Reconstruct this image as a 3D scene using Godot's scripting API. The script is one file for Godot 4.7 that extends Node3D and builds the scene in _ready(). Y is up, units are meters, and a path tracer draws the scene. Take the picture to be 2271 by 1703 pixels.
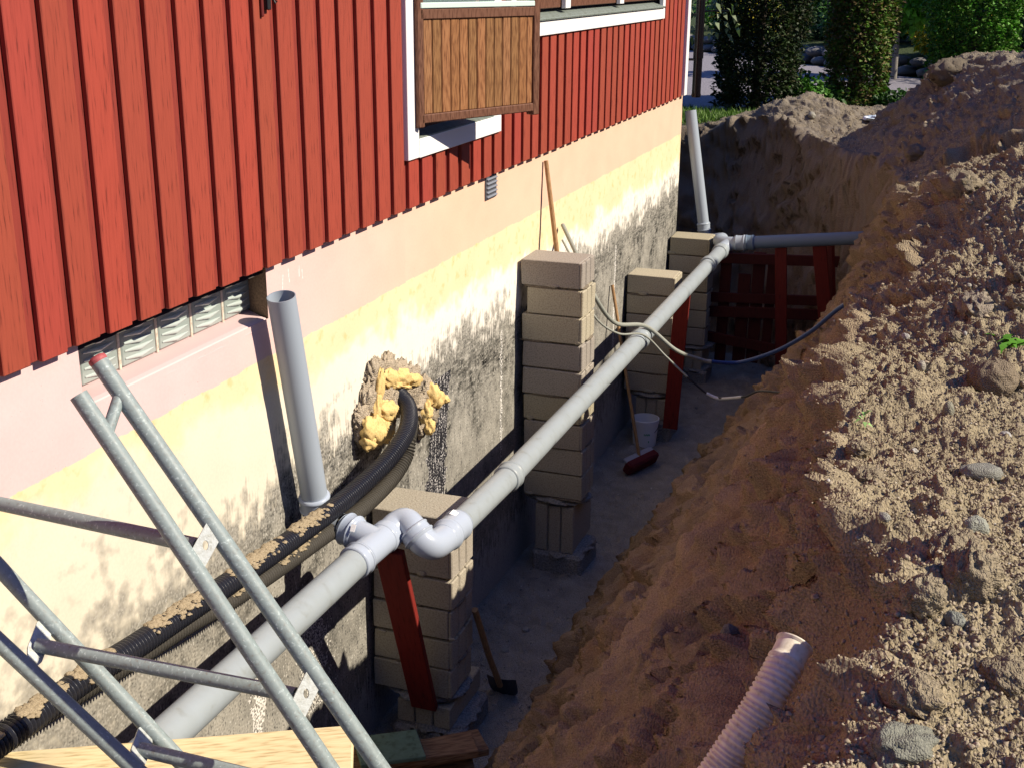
extends Node3D
# A dug-out basement wall of a red timber house: drain pipes, block pillars, scaffold frame and the trench.

class MB:
	var v := PackedVector3Array()
	var n := PackedVector3Array()
	var c := PackedColorArray()
	var u := PackedVector2Array()
	var ix := PackedInt32Array()
	var col := Color(1, 1, 1)

	func poly(p: PackedVector3Array, out_dir: Vector3) -> void:
		var nn := (p[1] - p[0]).cross(p[2] - p[0]).normalized()
		var flip := nn.dot(out_dir) < 0.0
		if flip:
			nn = -nn
		var k := v.size()
		for q in p:
			v.append(q)
			n.append(nn)
			c.append(col)
			u.append(Vector2(q.z, q.y))
		for i in range(1, p.size() - 1):
			if flip:
				ix.append_array(PackedInt32Array([k, k + i, k + i + 1]))
			else:
				ix.append_array(PackedInt32Array([k, k + i + 1, k + i]))

	func box(ce: Vector3, s: Vector3, bev := 0.003, b := Basis(), jit := 0.0, rng: RandomNumberGenerator = null) -> void:
		var h := s * 0.5
		bev = minf(bev, minf(h.x, minf(h.y, h.z)) * 0.9)
		var P := []
		for i in 8:
			var sg := Vector3(-1 if i & 1 else 1, -1 if i & 2 else 1, -1 if i & 4 else 1)
			var tri := []
			var jv := Vector3()
			if rng:
				jv = Vector3(rng.randf_range(-jit, jit), rng.randf_range(-jit, jit), rng.randf_range(-jit, jit))
			for a in 3:
				var q := sg * (h - Vector3(bev, bev, bev))
				q[a] = sg[a] * h[a]
				tri.append(ce + b * (q + jv))
			P.append(tri)
		for a in 3:
			var m1: int = 1 << ((a + 1) % 3)
			var m2: int = 1 << ((a + 2) % 3)
			for s0 in 2:
				var i0: int = s0 << a
				poly(PackedVector3Array([P[i0][a], P[i0 | m1][a], P[i0 | m1 | m2][a], P[i0 | m2][a]]), b[a] * (-1.0 if s0 else 1.0))
			for s1 in 2:
				for s2 in 2:
					var e: int = (m1 if s1 else 0) | (m2 if s2 else 0)
					var e2: int = e | (1 << a)
					var b1 := (a + 1) % 3
					var b2 := (a + 2) % 3
					var od: Vector3 = b[b1] * (-1.0 if s1 else 1.0) + b[b2] * (-1.0 if s2 else 1.0)
					poly(PackedVector3Array([P[e][b1], P[e2][b1], P[e2][b2], P[e][b2]]), od)
		for i in 8:
			poly(PackedVector3Array([P[i][0], P[i][1], P[i][2]]), P[i][0] - ce)

	func bar(a: Vector3, b_: Vector3, w: float, t: float, face := Vector3(0, 0, 1), bev := 0.003) -> void:
		# a board from a to b, w wide, t thick, its wide face turned to «face»
		var y := (b_ - a).normalized()
		var x := y.cross(face).normalized()
		var z := x.cross(y)
		box((a + b_) * 0.5, Vector3(w, a.distance_to(b_), t), bev, Basis(x, y, z))

	func tube(path: PackedVector3Array, radii, seg := 20, inside := false, caps := false) -> void:
		var m := path.size()
		var up := Vector3(0.13, 1, 0.07).normalized()
		var k0 := v.size()
		var t0 := (path[1] - path[0]).normalized()
		if absf(t0.dot(up)) > 0.9:
			up = Vector3(1, 0.1, 0.05).normalized()
		var x := t0.cross(up).normalized()
		for i in m:
			var t := (path[mini(i + 1, m - 1)] - path[maxi(i - 1, 0)]).normalized()
			x = (x - t * x.dot(t)).normalized()
			var y := t.cross(x)
			var r: float = radii if radii is float else radii[i]
			var dr := 0.0
			if not (radii is float):
				var i0 := maxi(i - 1, 0)
				var i1 := mini(i + 1, m - 1)
				var ln := path[i0].distance_to(path[i1])
				dr = (radii[i1] - radii[i0]) / maxf(ln, 1e-4)
			for s in seg + 1:
				var an := TAU * s / seg
				var d := x * cos(an) + y * sin(an)
				v.append(path[i] + d * r)
				var nn := (d - t * dr).normalized()
				n.append(-nn if inside else nn)
				c.append(col)
				u.append(Vector2(float(s) / seg, float(i) / m))
		for i in m - 1:
			for s in seg:
				var a := k0 + i * (seg + 1) + s
				var b := a + seg + 1
				if inside:
					ix.append_array(PackedInt32Array([a, a + 1, b, a + 1, b + 1, b]))
				else:
					ix.append_array(PackedInt32Array([a, b, a + 1, a + 1, b, b + 1]))
		if caps:
			for e in 2:
				var i := 0 if e == 0 else m - 1
				var pp := PackedVector3Array()
				for s in seg:
					pp.append(v[k0 + i * (seg + 1) + s])
				poly(pp, (path[0] - path[1]) if e == 0 else (path[m - 1] - path[m - 2]))

	func pipe(path: PackedVector3Array, r: float, wall := 0.004, seg := 24) -> void:
		tube(path, r, seg)
		tube(path, r - wall, seg, true)
		for e in 2:
			var i := 0 if e == 0 else path.size() - 1
			var d := (path[0] - path[1]) if e == 0 else (path[i] - path[i - 1])
			ring(path[i], d.normalized(), r - wall, r, seg)

	func ring(ce: Vector3, d: Vector3, r0: float, r1: float, seg := 24) -> void:
		var x := d.cross(Vector3(0.2, 0.9, 0.37)).normalized()
		var y := d.cross(x)
		for s in seg:
			var a0 := TAU * s / seg
			var a1 := TAU * (s + 1) / seg
			var d0 := x * cos(a0) + y * sin(a0)
			var d1 := x * cos(a1) + y * sin(a1)
			poly(PackedVector3Array([ce + d0 * r0, ce + d0 * r1, ce + d1 * r1, ce + d1 * r0]), d)

	func lump(ce: Vector3, s: Vector3, noise: FastNoiseLite, amp: float, sub := 12, seed_off := 0.0, b := Basis(), freq := 1.0) -> void:
		# a rough stone or clod: a sphere pushed in and out by noise
		var k0 := v.size()
		var rows := sub
		var cols := sub * 2
		for j in rows + 1:
			var th := PI * j / rows
			for i in cols + 1:
				var ph := TAU * (i % cols) / cols
				var d := Vector3(sin(th) * cos(ph), cos(th), sin(th) * sin(ph))
				var q := d * freq
				var f := 1.0 + amp * noise.get_noise_3d(q.x + seed_off, q.y + seed_off * 0.7, q.z - seed_off)
				v.append(ce + b * (d * s * 0.5 * f))
				n.append(d)
				c.append(col)
				u.append(Vector2(0, 0))
		var f0 := ix.size()
		for j in rows:
			for i in cols:
				var a := k0 + j * (cols + 1) + i
				var e := a + cols + 1
				ix.append_array(PackedInt32Array([a, e, a + 1, a + 1, e, e + 1]))
		var acc := PackedVector3Array()
		acc.resize(v.size() - k0)
		for t in range(f0, ix.size(), 3):
			var fn := (v[ix[t + 2]] - v[ix[t]]).cross(v[ix[t + 1]] - v[ix[t]])
			for w in 3:
				acc[ix[t + w] - k0] += fn
		for j in rows + 1:  # close the seam
			var aa := j * (cols + 1)
			var s2 := acc[aa] + acc[aa + cols]
			acc[aa] = s2
			acc[aa + cols] = s2
		for i in acc.size():
			if acc[i].length() > 1e-12:
				n[k0 + i] = acc[i].normalized()

	func mesh() -> ArrayMesh:
		var a := []
		a.resize(Mesh.ARRAY_MAX)
		a[Mesh.ARRAY_VERTEX] = v
		a[Mesh.ARRAY_NORMAL] = n
		a[Mesh.ARRAY_COLOR] = c
		a[Mesh.ARRAY_TEX_UV] = u
		a[Mesh.ARRAY_INDEX] = ix
		var am := ArrayMesh.new()
		am.add_surface_from_arrays(Mesh.PRIMITIVE_TRIANGLES, a)
		return am

var R := RandomNumberGenerator.new()
var used := {}
var M := {}
var lump_noise := FastNoiseLite.new()

# ---------------------------------------------------------------- helpers
func numbered(called: String) -> String:
	if not used.has(called):
		used[called] = 0
		return called
	used[called] += 1
	return "%s_%03d" % [called, used[called]]

func obj(called: String, mb, m: Material, parent: Node = self) -> MeshInstance3D:
	var o := MeshInstance3D.new()
	o.mesh = mb.mesh() if mb is MB else mb
	o.material_override = m
	o.name = numbered(called) if parent == self else called
	if parent != self:
		var k := 0
		while parent.has_node(NodePath(o.name)):
			k += 1
			o.name = "%s_%03d" % [called, k]
	parent.add_child(o, true)
	return o

func tag(o: Node, label: String, category: String, group := "") -> Node:
	o.set_meta("label", label)
	o.set_meta("category", category)
	if group:
		o.set_meta("group", group)
	return o

func thing(called: String, label: String, category: String, group := "", at := Vector3.ZERO) -> Node3D:
	var o := Node3D.new()
	o.name = numbered(called)
	o.position = at
	add_child(o, true)
	tag(o, label, category, group)
	return o

func struct(called: String, mb, m: Material) -> MeshInstance3D:
	var o := obj(called, mb, m)
	o.set_meta("kind", "structure")
	return o

func lin(r: float, g: float, b: float) -> Color:
	return Color(r, g, b).linear_to_srgb()

func noise(type: int, freq: float, sd: int, oct := 4) -> FastNoiseLite:
	var f := FastNoiseLite.new()
	f.noise_type = type
	f.frequency = freq
	f.seed = sd
	f.fractal_octaves = oct
	return f

func ntex(f: FastNoiseLite, stops: Array, size := 512, norm := true) -> NoiseTexture2D:
	var t := NoiseTexture2D.new()
	t.width = size
	t.height = size
	t.seamless = true
	t.normalize = norm
	t.noise = f
	var g := Gradient.new()
	var off := PackedFloat32Array()
	var cs := PackedColorArray()
	for s in stops:
		off.append(s[0])
		cs.append(s[1])
	g.offsets = off
	g.colors = cs
	t.color_ramp = g
	return t

func mat(c: Color, rough := 0.8, tex: Texture2D = null, tscale := Vector3.ONE, bump: Texture2D = null, bcm := 0.0, world := true) -> StandardMaterial3D:
	var m := StandardMaterial3D.new()
	m.albedo_color = c
	m.roughness = rough
	m.vertex_color_use_as_albedo = true
	m.metallic_specular = 0.4
	if tex:
		m.albedo_texture = tex
	if bump:
		m.heightmap_enabled = true
		m.heightmap_texture = bump
		m.heightmap_scale = bcm
	if tex or bump:
		m.uv1_triplanar = true
		m.uv1_world_triplanar = world
		m.uv1_scale = tscale
	return m

func spline(p: Array, step: float) -> PackedVector3Array:
	var o := PackedVector3Array()
	var m := p.size()
	for i in m - 1:
		var a: Vector3 = p[maxi(i - 1, 0)]
		var b: Vector3 = p[i]
		var c: Vector3 = p[i + 1]
		var d: Vector3 = p[mini(i + 2, m - 1)]
		var k := maxi(1, int(b.distance_to(c) / step))
		for j in k:
			o.append(b.cubic_interpolate(c, a, d, float(j) / k))
	o.append(p[m - 1])
	return o

func lerp_table(t: Array, x: float) -> float:
	if x <= t[0][0]:
		return t[0][1]
	for i in range(1, t.size()):
		if x <= t[i][0]:
			return lerpf(t[i - 1][1], t[i][1], (x - t[i - 1][0]) / (t[i][0] - t[i - 1][0]))
	return t[t.size() - 1][1]

# ---------------------------------------------------------------- terrain
var LIP := [Vector3(2.30, -.15, 1.5), Vector3(2.32, -.15, -1.2), Vector3(2.34, -.08, -1.8), Vector3(2.36, -.04, -2.3), Vector3(2.23, -.2, -2.8), Vector3(2.12, -.29, -3.7), Vector3(2.09, -.32, -4.5), Vector3(2.08, -.33, -5.4), Vector3(2.22, -.22, -6.1), Vector3(2.22, -.2, -7.0), Vector3(2.15, -.25, -8.0), Vector3(2.02, -.32, -9.2), Vector3(1.9, -.42, -10.2), Vector3(1.72, -.47, -10.9), Vector3(1.32, -.42, -11.7), Vector3(.85, -.36, -12.25), Vector3(.3, -.42, -12.55), Vector3(-.3, -.45, -12.6), Vector3(-1.6, -.5, -12.6)]
var FOOT := [Vector3(.72, 0, 1.5), Vector3(.72, 0, -2), Vector3(.74, 0, -5.0), Vector3(.66, 0, -6.0), Vector3(.7, 0, -6.7), Vector3(.85, 0, -7.75), Vector3(1.0, 0, -8.6), Vector3(1.32, 0, -9.4), Vector3(1.52, 0, -10.3), Vector3(1.48, 0, -11.0), Vector3(1.1, 0, -11.6), Vector3(.55, 0, -12.0), Vector3(-.3, 0, -12.15), Vector3(-.7, 0, -12.1)]
const GX0 := -2.6
const GX1 := 9.0
const GZ0 := 1.6
const GZ1 := -15.6
const GS := 0.06
var gw := 0
var gh := 0
var HG := PackedFloat32Array()
var _ly := 0.0
var _side := 0.0

func seg_dist(px: float, pz: float, L: Array) -> float:
	var best := 1e9
	for i in L.size() - 1:
		var a: Vector3 = L[i]
		var b: Vector3 = L[i + 1]
		var dx := b.x - a.x
		var dz := b.z - a.z
		var t := clampf(((px - a.x) * dx + (pz - a.z) * dz) / (dx * dx + dz * dz), 0.0, 1.0)
		var ex := px - a.x - t * dx
		var ez := pz - a.z - t * dz
		var d := ex * ex + ez * ez
		if d < best:
			best = d
			_ly = a.y + (b.y - a.y) * t
			_side = dx * (pz - a.z) - dz * (px - a.x)
	return sqrt(best)

func upper(x: float, z: float, ly: float) -> float:
	var y := ly
	var r2 := pow(x - 3.0, 2) + pow((z + 6.0) / 1.25, 2)
	y += .62 * exp(-r2 * 1.1) * smoothstep(2.02, 2.42, x)
	var s := x - lerp_table([[8.3, 2.15], [9.5, 2.1], [11.0, 1.85], [12.0, 1.62], [13.0, 1.6]], -z)
	var face := -.3 + .9 * s if s < 1.0 else .6 + 1.05 * (s - 1.0)
	var back := face - maxf(0, -12.2 - z) * .85 - maxf(0, z + 8.9) * 1.1
	var m := minf(back, lerpf(.46, .38, smoothstep(-9.5, -12.0, z)) - maxf(0, x - 7.0) * .5)
	var h := maxf(.15 - absf(y - m), 0) / .15
	y = maxf(y, m) + h * h * .0375
	y += .26 * exp(-(pow((x - .88) / .68, 2) + pow((z + 12.75) / .4, 2)))
	y += .12 * exp(-(pow((x - 1.7) / .35, 2) + pow((z + 13.0) / .4, 2)))
	# level out to the garden behind, to the right and behind the camera
	var e := smoothstep(-13.2, -14.8, z) if z < -13.2 else 0.0
	e = maxf(e, smoothstep(7.0, 8.8, x))
	return lerpf(y, -.5, clampf(e, 0, 1))

func raw_height(x: float, z: float) -> float:
	var df := seg_dist(x, z, FOOT)
	var fl := -2.46 - .035 * clampf(-z - 4.0, 0, 3.5)
	if _side <= 0.0:
		return fl
	var dl := seg_dist(x, z, LIP)
	if _side >= 0.0:
		return upper(x, z, _ly)
	var t := df / (df + dl)
	var p := t + .05 * sin(TAU * t)
	return fl + (upper(x, z, _ly) - fl) * p

func build_grid() -> void:
	gw = int((GX1 - GX0) / GS) + 2
	gh = int((GZ0 - GZ1) / GS) + 2
	HG.resize(gw * gh)
	for j in gh:
		var z := GZ0 - j * GS
		for i in gw:
			HG[j * gw + i] = raw_height(GX0 + i * GS, z)

func hgt(x: float, z: float) -> float:
	var fx := clampf((x - GX0) / GS, 0, gw - 2.001)
	var fz := clampf((GZ0 - z) / GS, 0, gh - 2.001)
	var i := int(fx)
	var j := int(fz)
	fx -= i
	fz -= j
	var k := j * gw + i
	return lerpf(lerpf(HG[k], HG[k + 1], fx), lerpf(HG[k + gw], HG[k + gw + 1], fx), fz)

var T_xs := PackedFloat32Array()
var T_zs := PackedFloat32Array()
var T_pos := PackedVector3Array()
var T_nor := PackedVector3Array()
var T_loose := PackedFloat32Array()

func build_terrain() -> void:
	build_grid()
	var xs := PackedFloat32Array()
	var x := GX0
	while x < GX1:
		xs.append(x)
		if x < -.1: x += .07
		elif x < .9: x += .014
		elif x < 2.0: x += .0105
		elif x < 2.75: x += .0068
		elif x < 3.3: x += .02
		else: x += .07 + (x - 3.3) * .05
	xs.append(GX1)
	var zs := PackedFloat32Array()
	var z := GZ0
	while z > GZ1:
		zs.append(z)
		if z > -1.5: z -= .06
		elif z < -11.5 and z > -13.0: z -= .013
		else: z -= .0034 * absf(z)
	zs.append(GZ1)
	var w := xs.size()
	var h := zs.size()
	var n_big := noise(FastNoiseLite.TYPE_SIMPLEX_SMOOTH, .9, 3, 3)
	var n_gul := noise(FastNoiseLite.TYPE_SIMPLEX_SMOOTH, 1.6, 8, 4)
	n_gul.fractal_type = FastNoiseLite.FRACTAL_RIDGED
	var n_b1 := noise(FastNoiseLite.TYPE_SIMPLEX_SMOOTH, 3.2, 5, 2)
	var n_b2 := noise(FastNoiseLite.TYPE_SIMPLEX_SMOOTH, 8.5, 6, 2)
	var n_b3 := noise(FastNoiseLite.TYPE_SIMPLEX_SMOOTH, 21.0, 7, 2)
	var n_b4 := noise(FastNoiseLite.TYPE_SIMPLEX_SMOOTH, 48.0, 17, 2)
	var n_c := noise(FastNoiseLite.TYPE_CELLULAR, 13.0, 6, 1)
	n_c.cellular_return_type = FastNoiseLite.RETURN_DISTANCE
	var n_f := noise(FastNoiseLite.TYPE_SIMPLEX, 30.0, 9, 3)
	var n_m := noise(FastNoiseLite.TYPE_SIMPLEX_SMOOTH, 4.0, 11, 4)
	var n_col := noise(FastNoiseLite.TYPE_SIMPLEX_SMOOTH, 1.7, 21, 5)
	var n_col2 := noise(FastNoiseLite.TYPE_SIMPLEX_SMOOTH, 7.0, 22, 4)
	var v := PackedVector3Array()
	v.resize(w * h)
	var c := PackedColorArray()
	c.resize(w * h)
	T_loose.resize(w * h)
	var top := Color(.375, .318, .212)
	var sand := Color(.37, .275, .19)
	var rust := Color(.285, .185, .11)
	var dark := Color(.13, .11, .095)
	var floorc := Color(.42, .395, .36)
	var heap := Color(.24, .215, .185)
	var face := 0.0
	for j in h:
		var zz := zs[j]
		for i in w:
			var xx := xs[i]
			var y := hgt(xx, zz)
			var nx := hgt(xx - .05, zz) - hgt(xx + .05, zz)
			var nz := hgt(xx, zz - .05) - hgt(xx, zz + .05)
			var nn := Vector3(nx, .1, nz).normalized()
			if xx < -.15 and zz > -11.2:
				v[j * w + i] = Vector3(xx, y - .05, zz)
				c[j * w + i] = floorc
				continue
			var steep := clampf((.93 - nn.y) * 2.6, 0, 1)
			var low := clampf((-1.9 - y) / .5, 0, 1)
			var flat_floor := low * (1.0 - steep)
			var crest := smoothstep(-.9, -.3, y) * (1.0 - steep * .55)
			var nb := n_big.get_noise_3d(xx, y, zz)
			var nm := n_m.get_noise_3d(xx, y, zz)
			var d := nb * .07 * (1.0 - flat_floor)
			d += nm * (.024 + .045 * steep)
			# diagonal washed gullies and spade-cut faces on the slope
			d += (n_gul.get_noise_3d(xx * .55 + zz * .35, y * .35, zz * 1.5) - .2) * .075 * steep * smoothstep(-9.5, -8.0, zz)
			# lumps with sharp creases between them, at four sizes
			var wx := xx + nm * .05
			var wz := zz - nb * .05
			var k1 := absf(n_b1.get_noise_3d(wx, y, wz)) * 1.6
			var k2 := absf(n_b2.get_noise_3d(wx, y + nm * .03, wz)) * 1.6
			var k3 := absf(n_b3.get_noise_3d(xx, y, zz)) * 1.6
			var k4 := absf(n_b4.get_noise_3d(xx, y, zz)) * 1.6
			var loose := clampf(crest * 1.15 + .22 + nb * .3, .18, 1.0)
			# the smooth face a spade has left on the slope, and its sharp edge
			var ea := (xx - 1.378) * .286 - (zz + 3.764) * .958
			var sdist := (xx - 1.378) * .955 + (zz + 3.764) * .297
			face = steep * smoothstep(-.15, .1, ea) * smoothstep(2.0, 1.5, ea)
			d += .075 * face * smoothstep(-.02, .025, sdist) * smoothstep(.5, .12, sdist)
			var rough := 1.0 - .85 * face * smoothstep(-.02, .03, sdist) * smoothstep(.3, .12, sdist)
			var patch := smoothstep(-.25, .3, n_big.get_noise_3d(xx * 2.3, y * 2.3 + 7.0, zz * 2.3))
			var lo2 := maxf(loose, .75 * patch * steep) * rough
			var wild := clampf(.45 + nb * 1.2 + nm * .6, .15, 1.0)
			var f4 := smoothstep(7.0, 3.0, absf(zz))
			var f3 := smoothstep(15.0, 6.0, absf(zz))
			d += (k1 - .3) * (.045 * crest + .1 * steep * (.35 + .65 * patch) * rough) * wild
			d += (k2 - .3) * (.022 * loose + .034 * steep * (.3 + .7 * patch) * rough + .01 * flat_floor) * (.4 + .6 * wild)
			d += (k3 - .3) * (.0085 * loose + .009 * lo2 + .006 * flat_floor) * f3
			d += (k4 - .3) * (.0042 * loose + .003 * lo2 + .002) * f4
			var cl := -n_c.get_noise_3d(wx, y, wz)
			d += (cl - .4) * .02 * crest * smoothstep(.0, .3, nm + nb * .5) * f3
			d += n_f.get_noise_3d(xx, y, zz) * .006 * (.35 + lo2) * rough * f3
			# crumbling ledges: the earth breaks off in steps
			var tl := y * 2.6 + nb * 1.7 + nm * 1.1 + xx * .5
			var saw := tl - floorf(tl)
			d += (smoothstep(0.0, .12, saw) - saw - .3) * .085 * steep * rough * smoothstep(-.3, .25, n_big.get_noise_3d(xx * 1.7 + 4.0, y * 1.7, zz * 1.7))
			# the furrow the land drain lies in
			var fa := Vector2(2.18, -2.45)
			var fb := Vector2(1.8, -1.9)
			var fp := Geometry2D.get_closest_point_to_segment(Vector2(xx, zz), fa, fb).distance_to(Vector2(xx, zz))
			if fp < .26 and zz > -2.75:
				d = lerpf(d, -.09 + d * .1, smoothstep(.3, .13, fp))
			# the deep crack beside the land drain
			var cd := Vector2((xx - 2.03) * 1.0 + (zz + 2.95) * .25, zz + 2.95)
			d -= .2 * exp(-pow(cd.x / .055, 2) - pow(cd.y / .2, 2))
			if zz < -14.6 or xx > 7.5:
				d *= .2
			v[j * w + i] = Vector3(xx, y, zz) + nn * d
			# colour: dry crust above, damp sand on the cut face, cement dust on the trench floor
			var q := n_col.get_noise_3d(xx * 1.0, y * 1.6, zz * .7)
			var q2 := n_col2.get_noise_3d(xx, y, zz)
			var cc := sand.lerp(rust, clampf(q * 1.6 + q2 * .8 - .1, 0, 1))
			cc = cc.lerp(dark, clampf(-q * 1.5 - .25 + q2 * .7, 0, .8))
			cc = cc.lerp(Color(.34, .265, .185), clampf(q2 * 1.5 - .25, 0, .7))
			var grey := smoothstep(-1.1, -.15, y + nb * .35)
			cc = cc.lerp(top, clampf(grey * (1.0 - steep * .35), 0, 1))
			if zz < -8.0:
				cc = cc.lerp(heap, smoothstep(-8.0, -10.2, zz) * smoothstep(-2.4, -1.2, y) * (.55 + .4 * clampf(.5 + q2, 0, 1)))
			cc = cc.lerp(Color(.44, .33, .23), .8 * face * smoothstep(-.02, .02, sdist) * smoothstep(.26, .1, sdist))
			cc = cc.lerp(floorc, flat_floor * .9)
			cc *= 1.0 + q2 * .28 + nm * .12
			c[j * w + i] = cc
			T_loose[j * w + i] = loose
	var n := PackedVector3Array()
	n.resize(w * h)
	for j in h:
		for i in w:
			var k := j * w + i
			var a := v[j * w + mini(i + 1, w - 1)] - v[j * w + maxi(i - 1, 0)]
			var b := v[mini(j + 1, h - 1) * w + i] - v[maxi(j - 1, 0) * w + i]
			n[k] = a.cross(b).normalized()
	var ix := PackedInt32Array()
	ix.resize((w - 1) * (h - 1) * 6)
	var p := 0
	for j in h - 1:
		for i in w - 1:
			var k := j * w + i
			ix[p] = k; ix[p + 1] = k + w; ix[p + 2] = k + 1
			ix[p + 3] = k + 1; ix[p + 4] = k + w; ix[p + 5] = k + w + 1
			p += 6
	var arr := []
	arr.resize(Mesh.ARRAY_MAX)
	arr[Mesh.ARRAY_VERTEX] = v
	arr[Mesh.ARRAY_NORMAL] = n
	arr[Mesh.ARRAY_COLOR] = c
	arr[Mesh.ARRAY_INDEX] = ix
	var am := ArrayMesh.new()
	am.add_surface_from_arrays(Mesh.PRIMITIVE_TRIANGLES, arr)
	struct("ground", am, M.soil)
	T_pos = v
	T_nor = n
	T_xs = xs
	T_zs = zs
	# flat garden ground beyond the dug-up piece, out to the horizon
	var g := MB.new()
	for r in [[-120.0, GX0, -120.0, 60.0], [GX1, 120.0, -120.0, 60.0], [GX0, GX1, GZ0, 60.0], [GX0, GX1, -120.0, GZ1]]:
		g.poly(PackedVector3Array([Vector3(r[0], -.5, r[2]), Vector3(r[1], -.5, r[2]), Vector3(r[1], -.5, r[3]), Vector3(r[0], -.5, r[3])]), Vector3.UP)
	struct("lawn", g, M.lawn)

func surf(x: float, z: float) -> Vector3:
	# the dug surface near (x, z)
	var i := clampi(T_xs.bsearch(x), 0, T_xs.size() - 1)
	var lo := 0
	var hi := T_zs.size() - 1
	while lo < hi:
		var m := (lo + hi) / 2
		if T_zs[m] > z:
			lo = m + 1
		else:
			hi = m
	return T_pos[lo * T_xs.size() + i]

func clods() -> void:
	# crumbs and small clods lying on everything loose: beyond counting
	for kind in 3:
		var mb := MB.new()
		mb.lump(Vector3.ZERO, Vector3(1.0, .75, .9), lump_noise, 1.0, 5 if kind < 2 else 8, 3.0 + kind * 9.1, Basis(), 1.9)
		var mm := MultiMesh.new()
		mm.transform_format = MultiMesh.TRANSFORM_3D
		mm.use_colors = true
		mm.mesh = mb.mesh()
		var tr := []
		var want: int = [46000, 4500, 130][kind]
		var tries := 0
		while tr.size() < want and tries < want * 12:
			tries += 1
			var k := R.randi() % T_pos.size()
			var p := T_pos[k]
			if p.x < .02 or p.x > 3.4 or p.z > -1.2:
				continue
			var near := clampf(3.2 / absf(p.z), .1, 1.0)
			var lo := T_loose[k]
			if p.y < -2.3:
				lo = .85
			if R.randf() > lo * lo * (.35 + .65 * near):
				continue
			var s: float = [R.randf_range(.0025, .0075), R.randf_range(.006, .013), R.randf_range(.014, .028)][kind]
			if kind == 2:
				s *= .6 + .4 * lo
			if absf(p.z) > 5.0:
				s *= 1.35
			var b := Basis.from_euler(Vector3(R.randf() * TAU, R.randf() * TAU, R.randf() * TAU)).scaled(Vector3(s, s * R.randf_range(.7, 1.0), s))
			var tone := R.randf_range(.8, 1.12)
			var cc := Color(.355, .295, .21) * tone
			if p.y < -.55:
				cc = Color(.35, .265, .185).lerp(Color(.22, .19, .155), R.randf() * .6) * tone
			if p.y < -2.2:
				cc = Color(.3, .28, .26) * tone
			if R.randf() < .02:
				cc = Color(.5, .48, .43) * R.randf_range(.7, 1.0)
			tr.append([Transform3D(b, p + T_nor[k] * s * .22), cc])
		mm.instance_count = tr.size()
		for i in tr.size():
			mm.set_instance_transform(i, tr[i][0])
			mm.set_instance_color(i, tr[i][1])
		var o := MultiMeshInstance3D.new()
		o.multimesh = mm
		o.material_override = M.crumb
		o.name = numbered("soil_crumbs")
		add_child(o, true)
		tag(o, ["fine dry soil crumbs scattered over the dug earth bank", "small soil clods scattered over the dug earth bank", "fist sized soil clods on the crest of the earth bank"][kind], "soil")
		o.set_meta("kind", "stuff")

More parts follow.
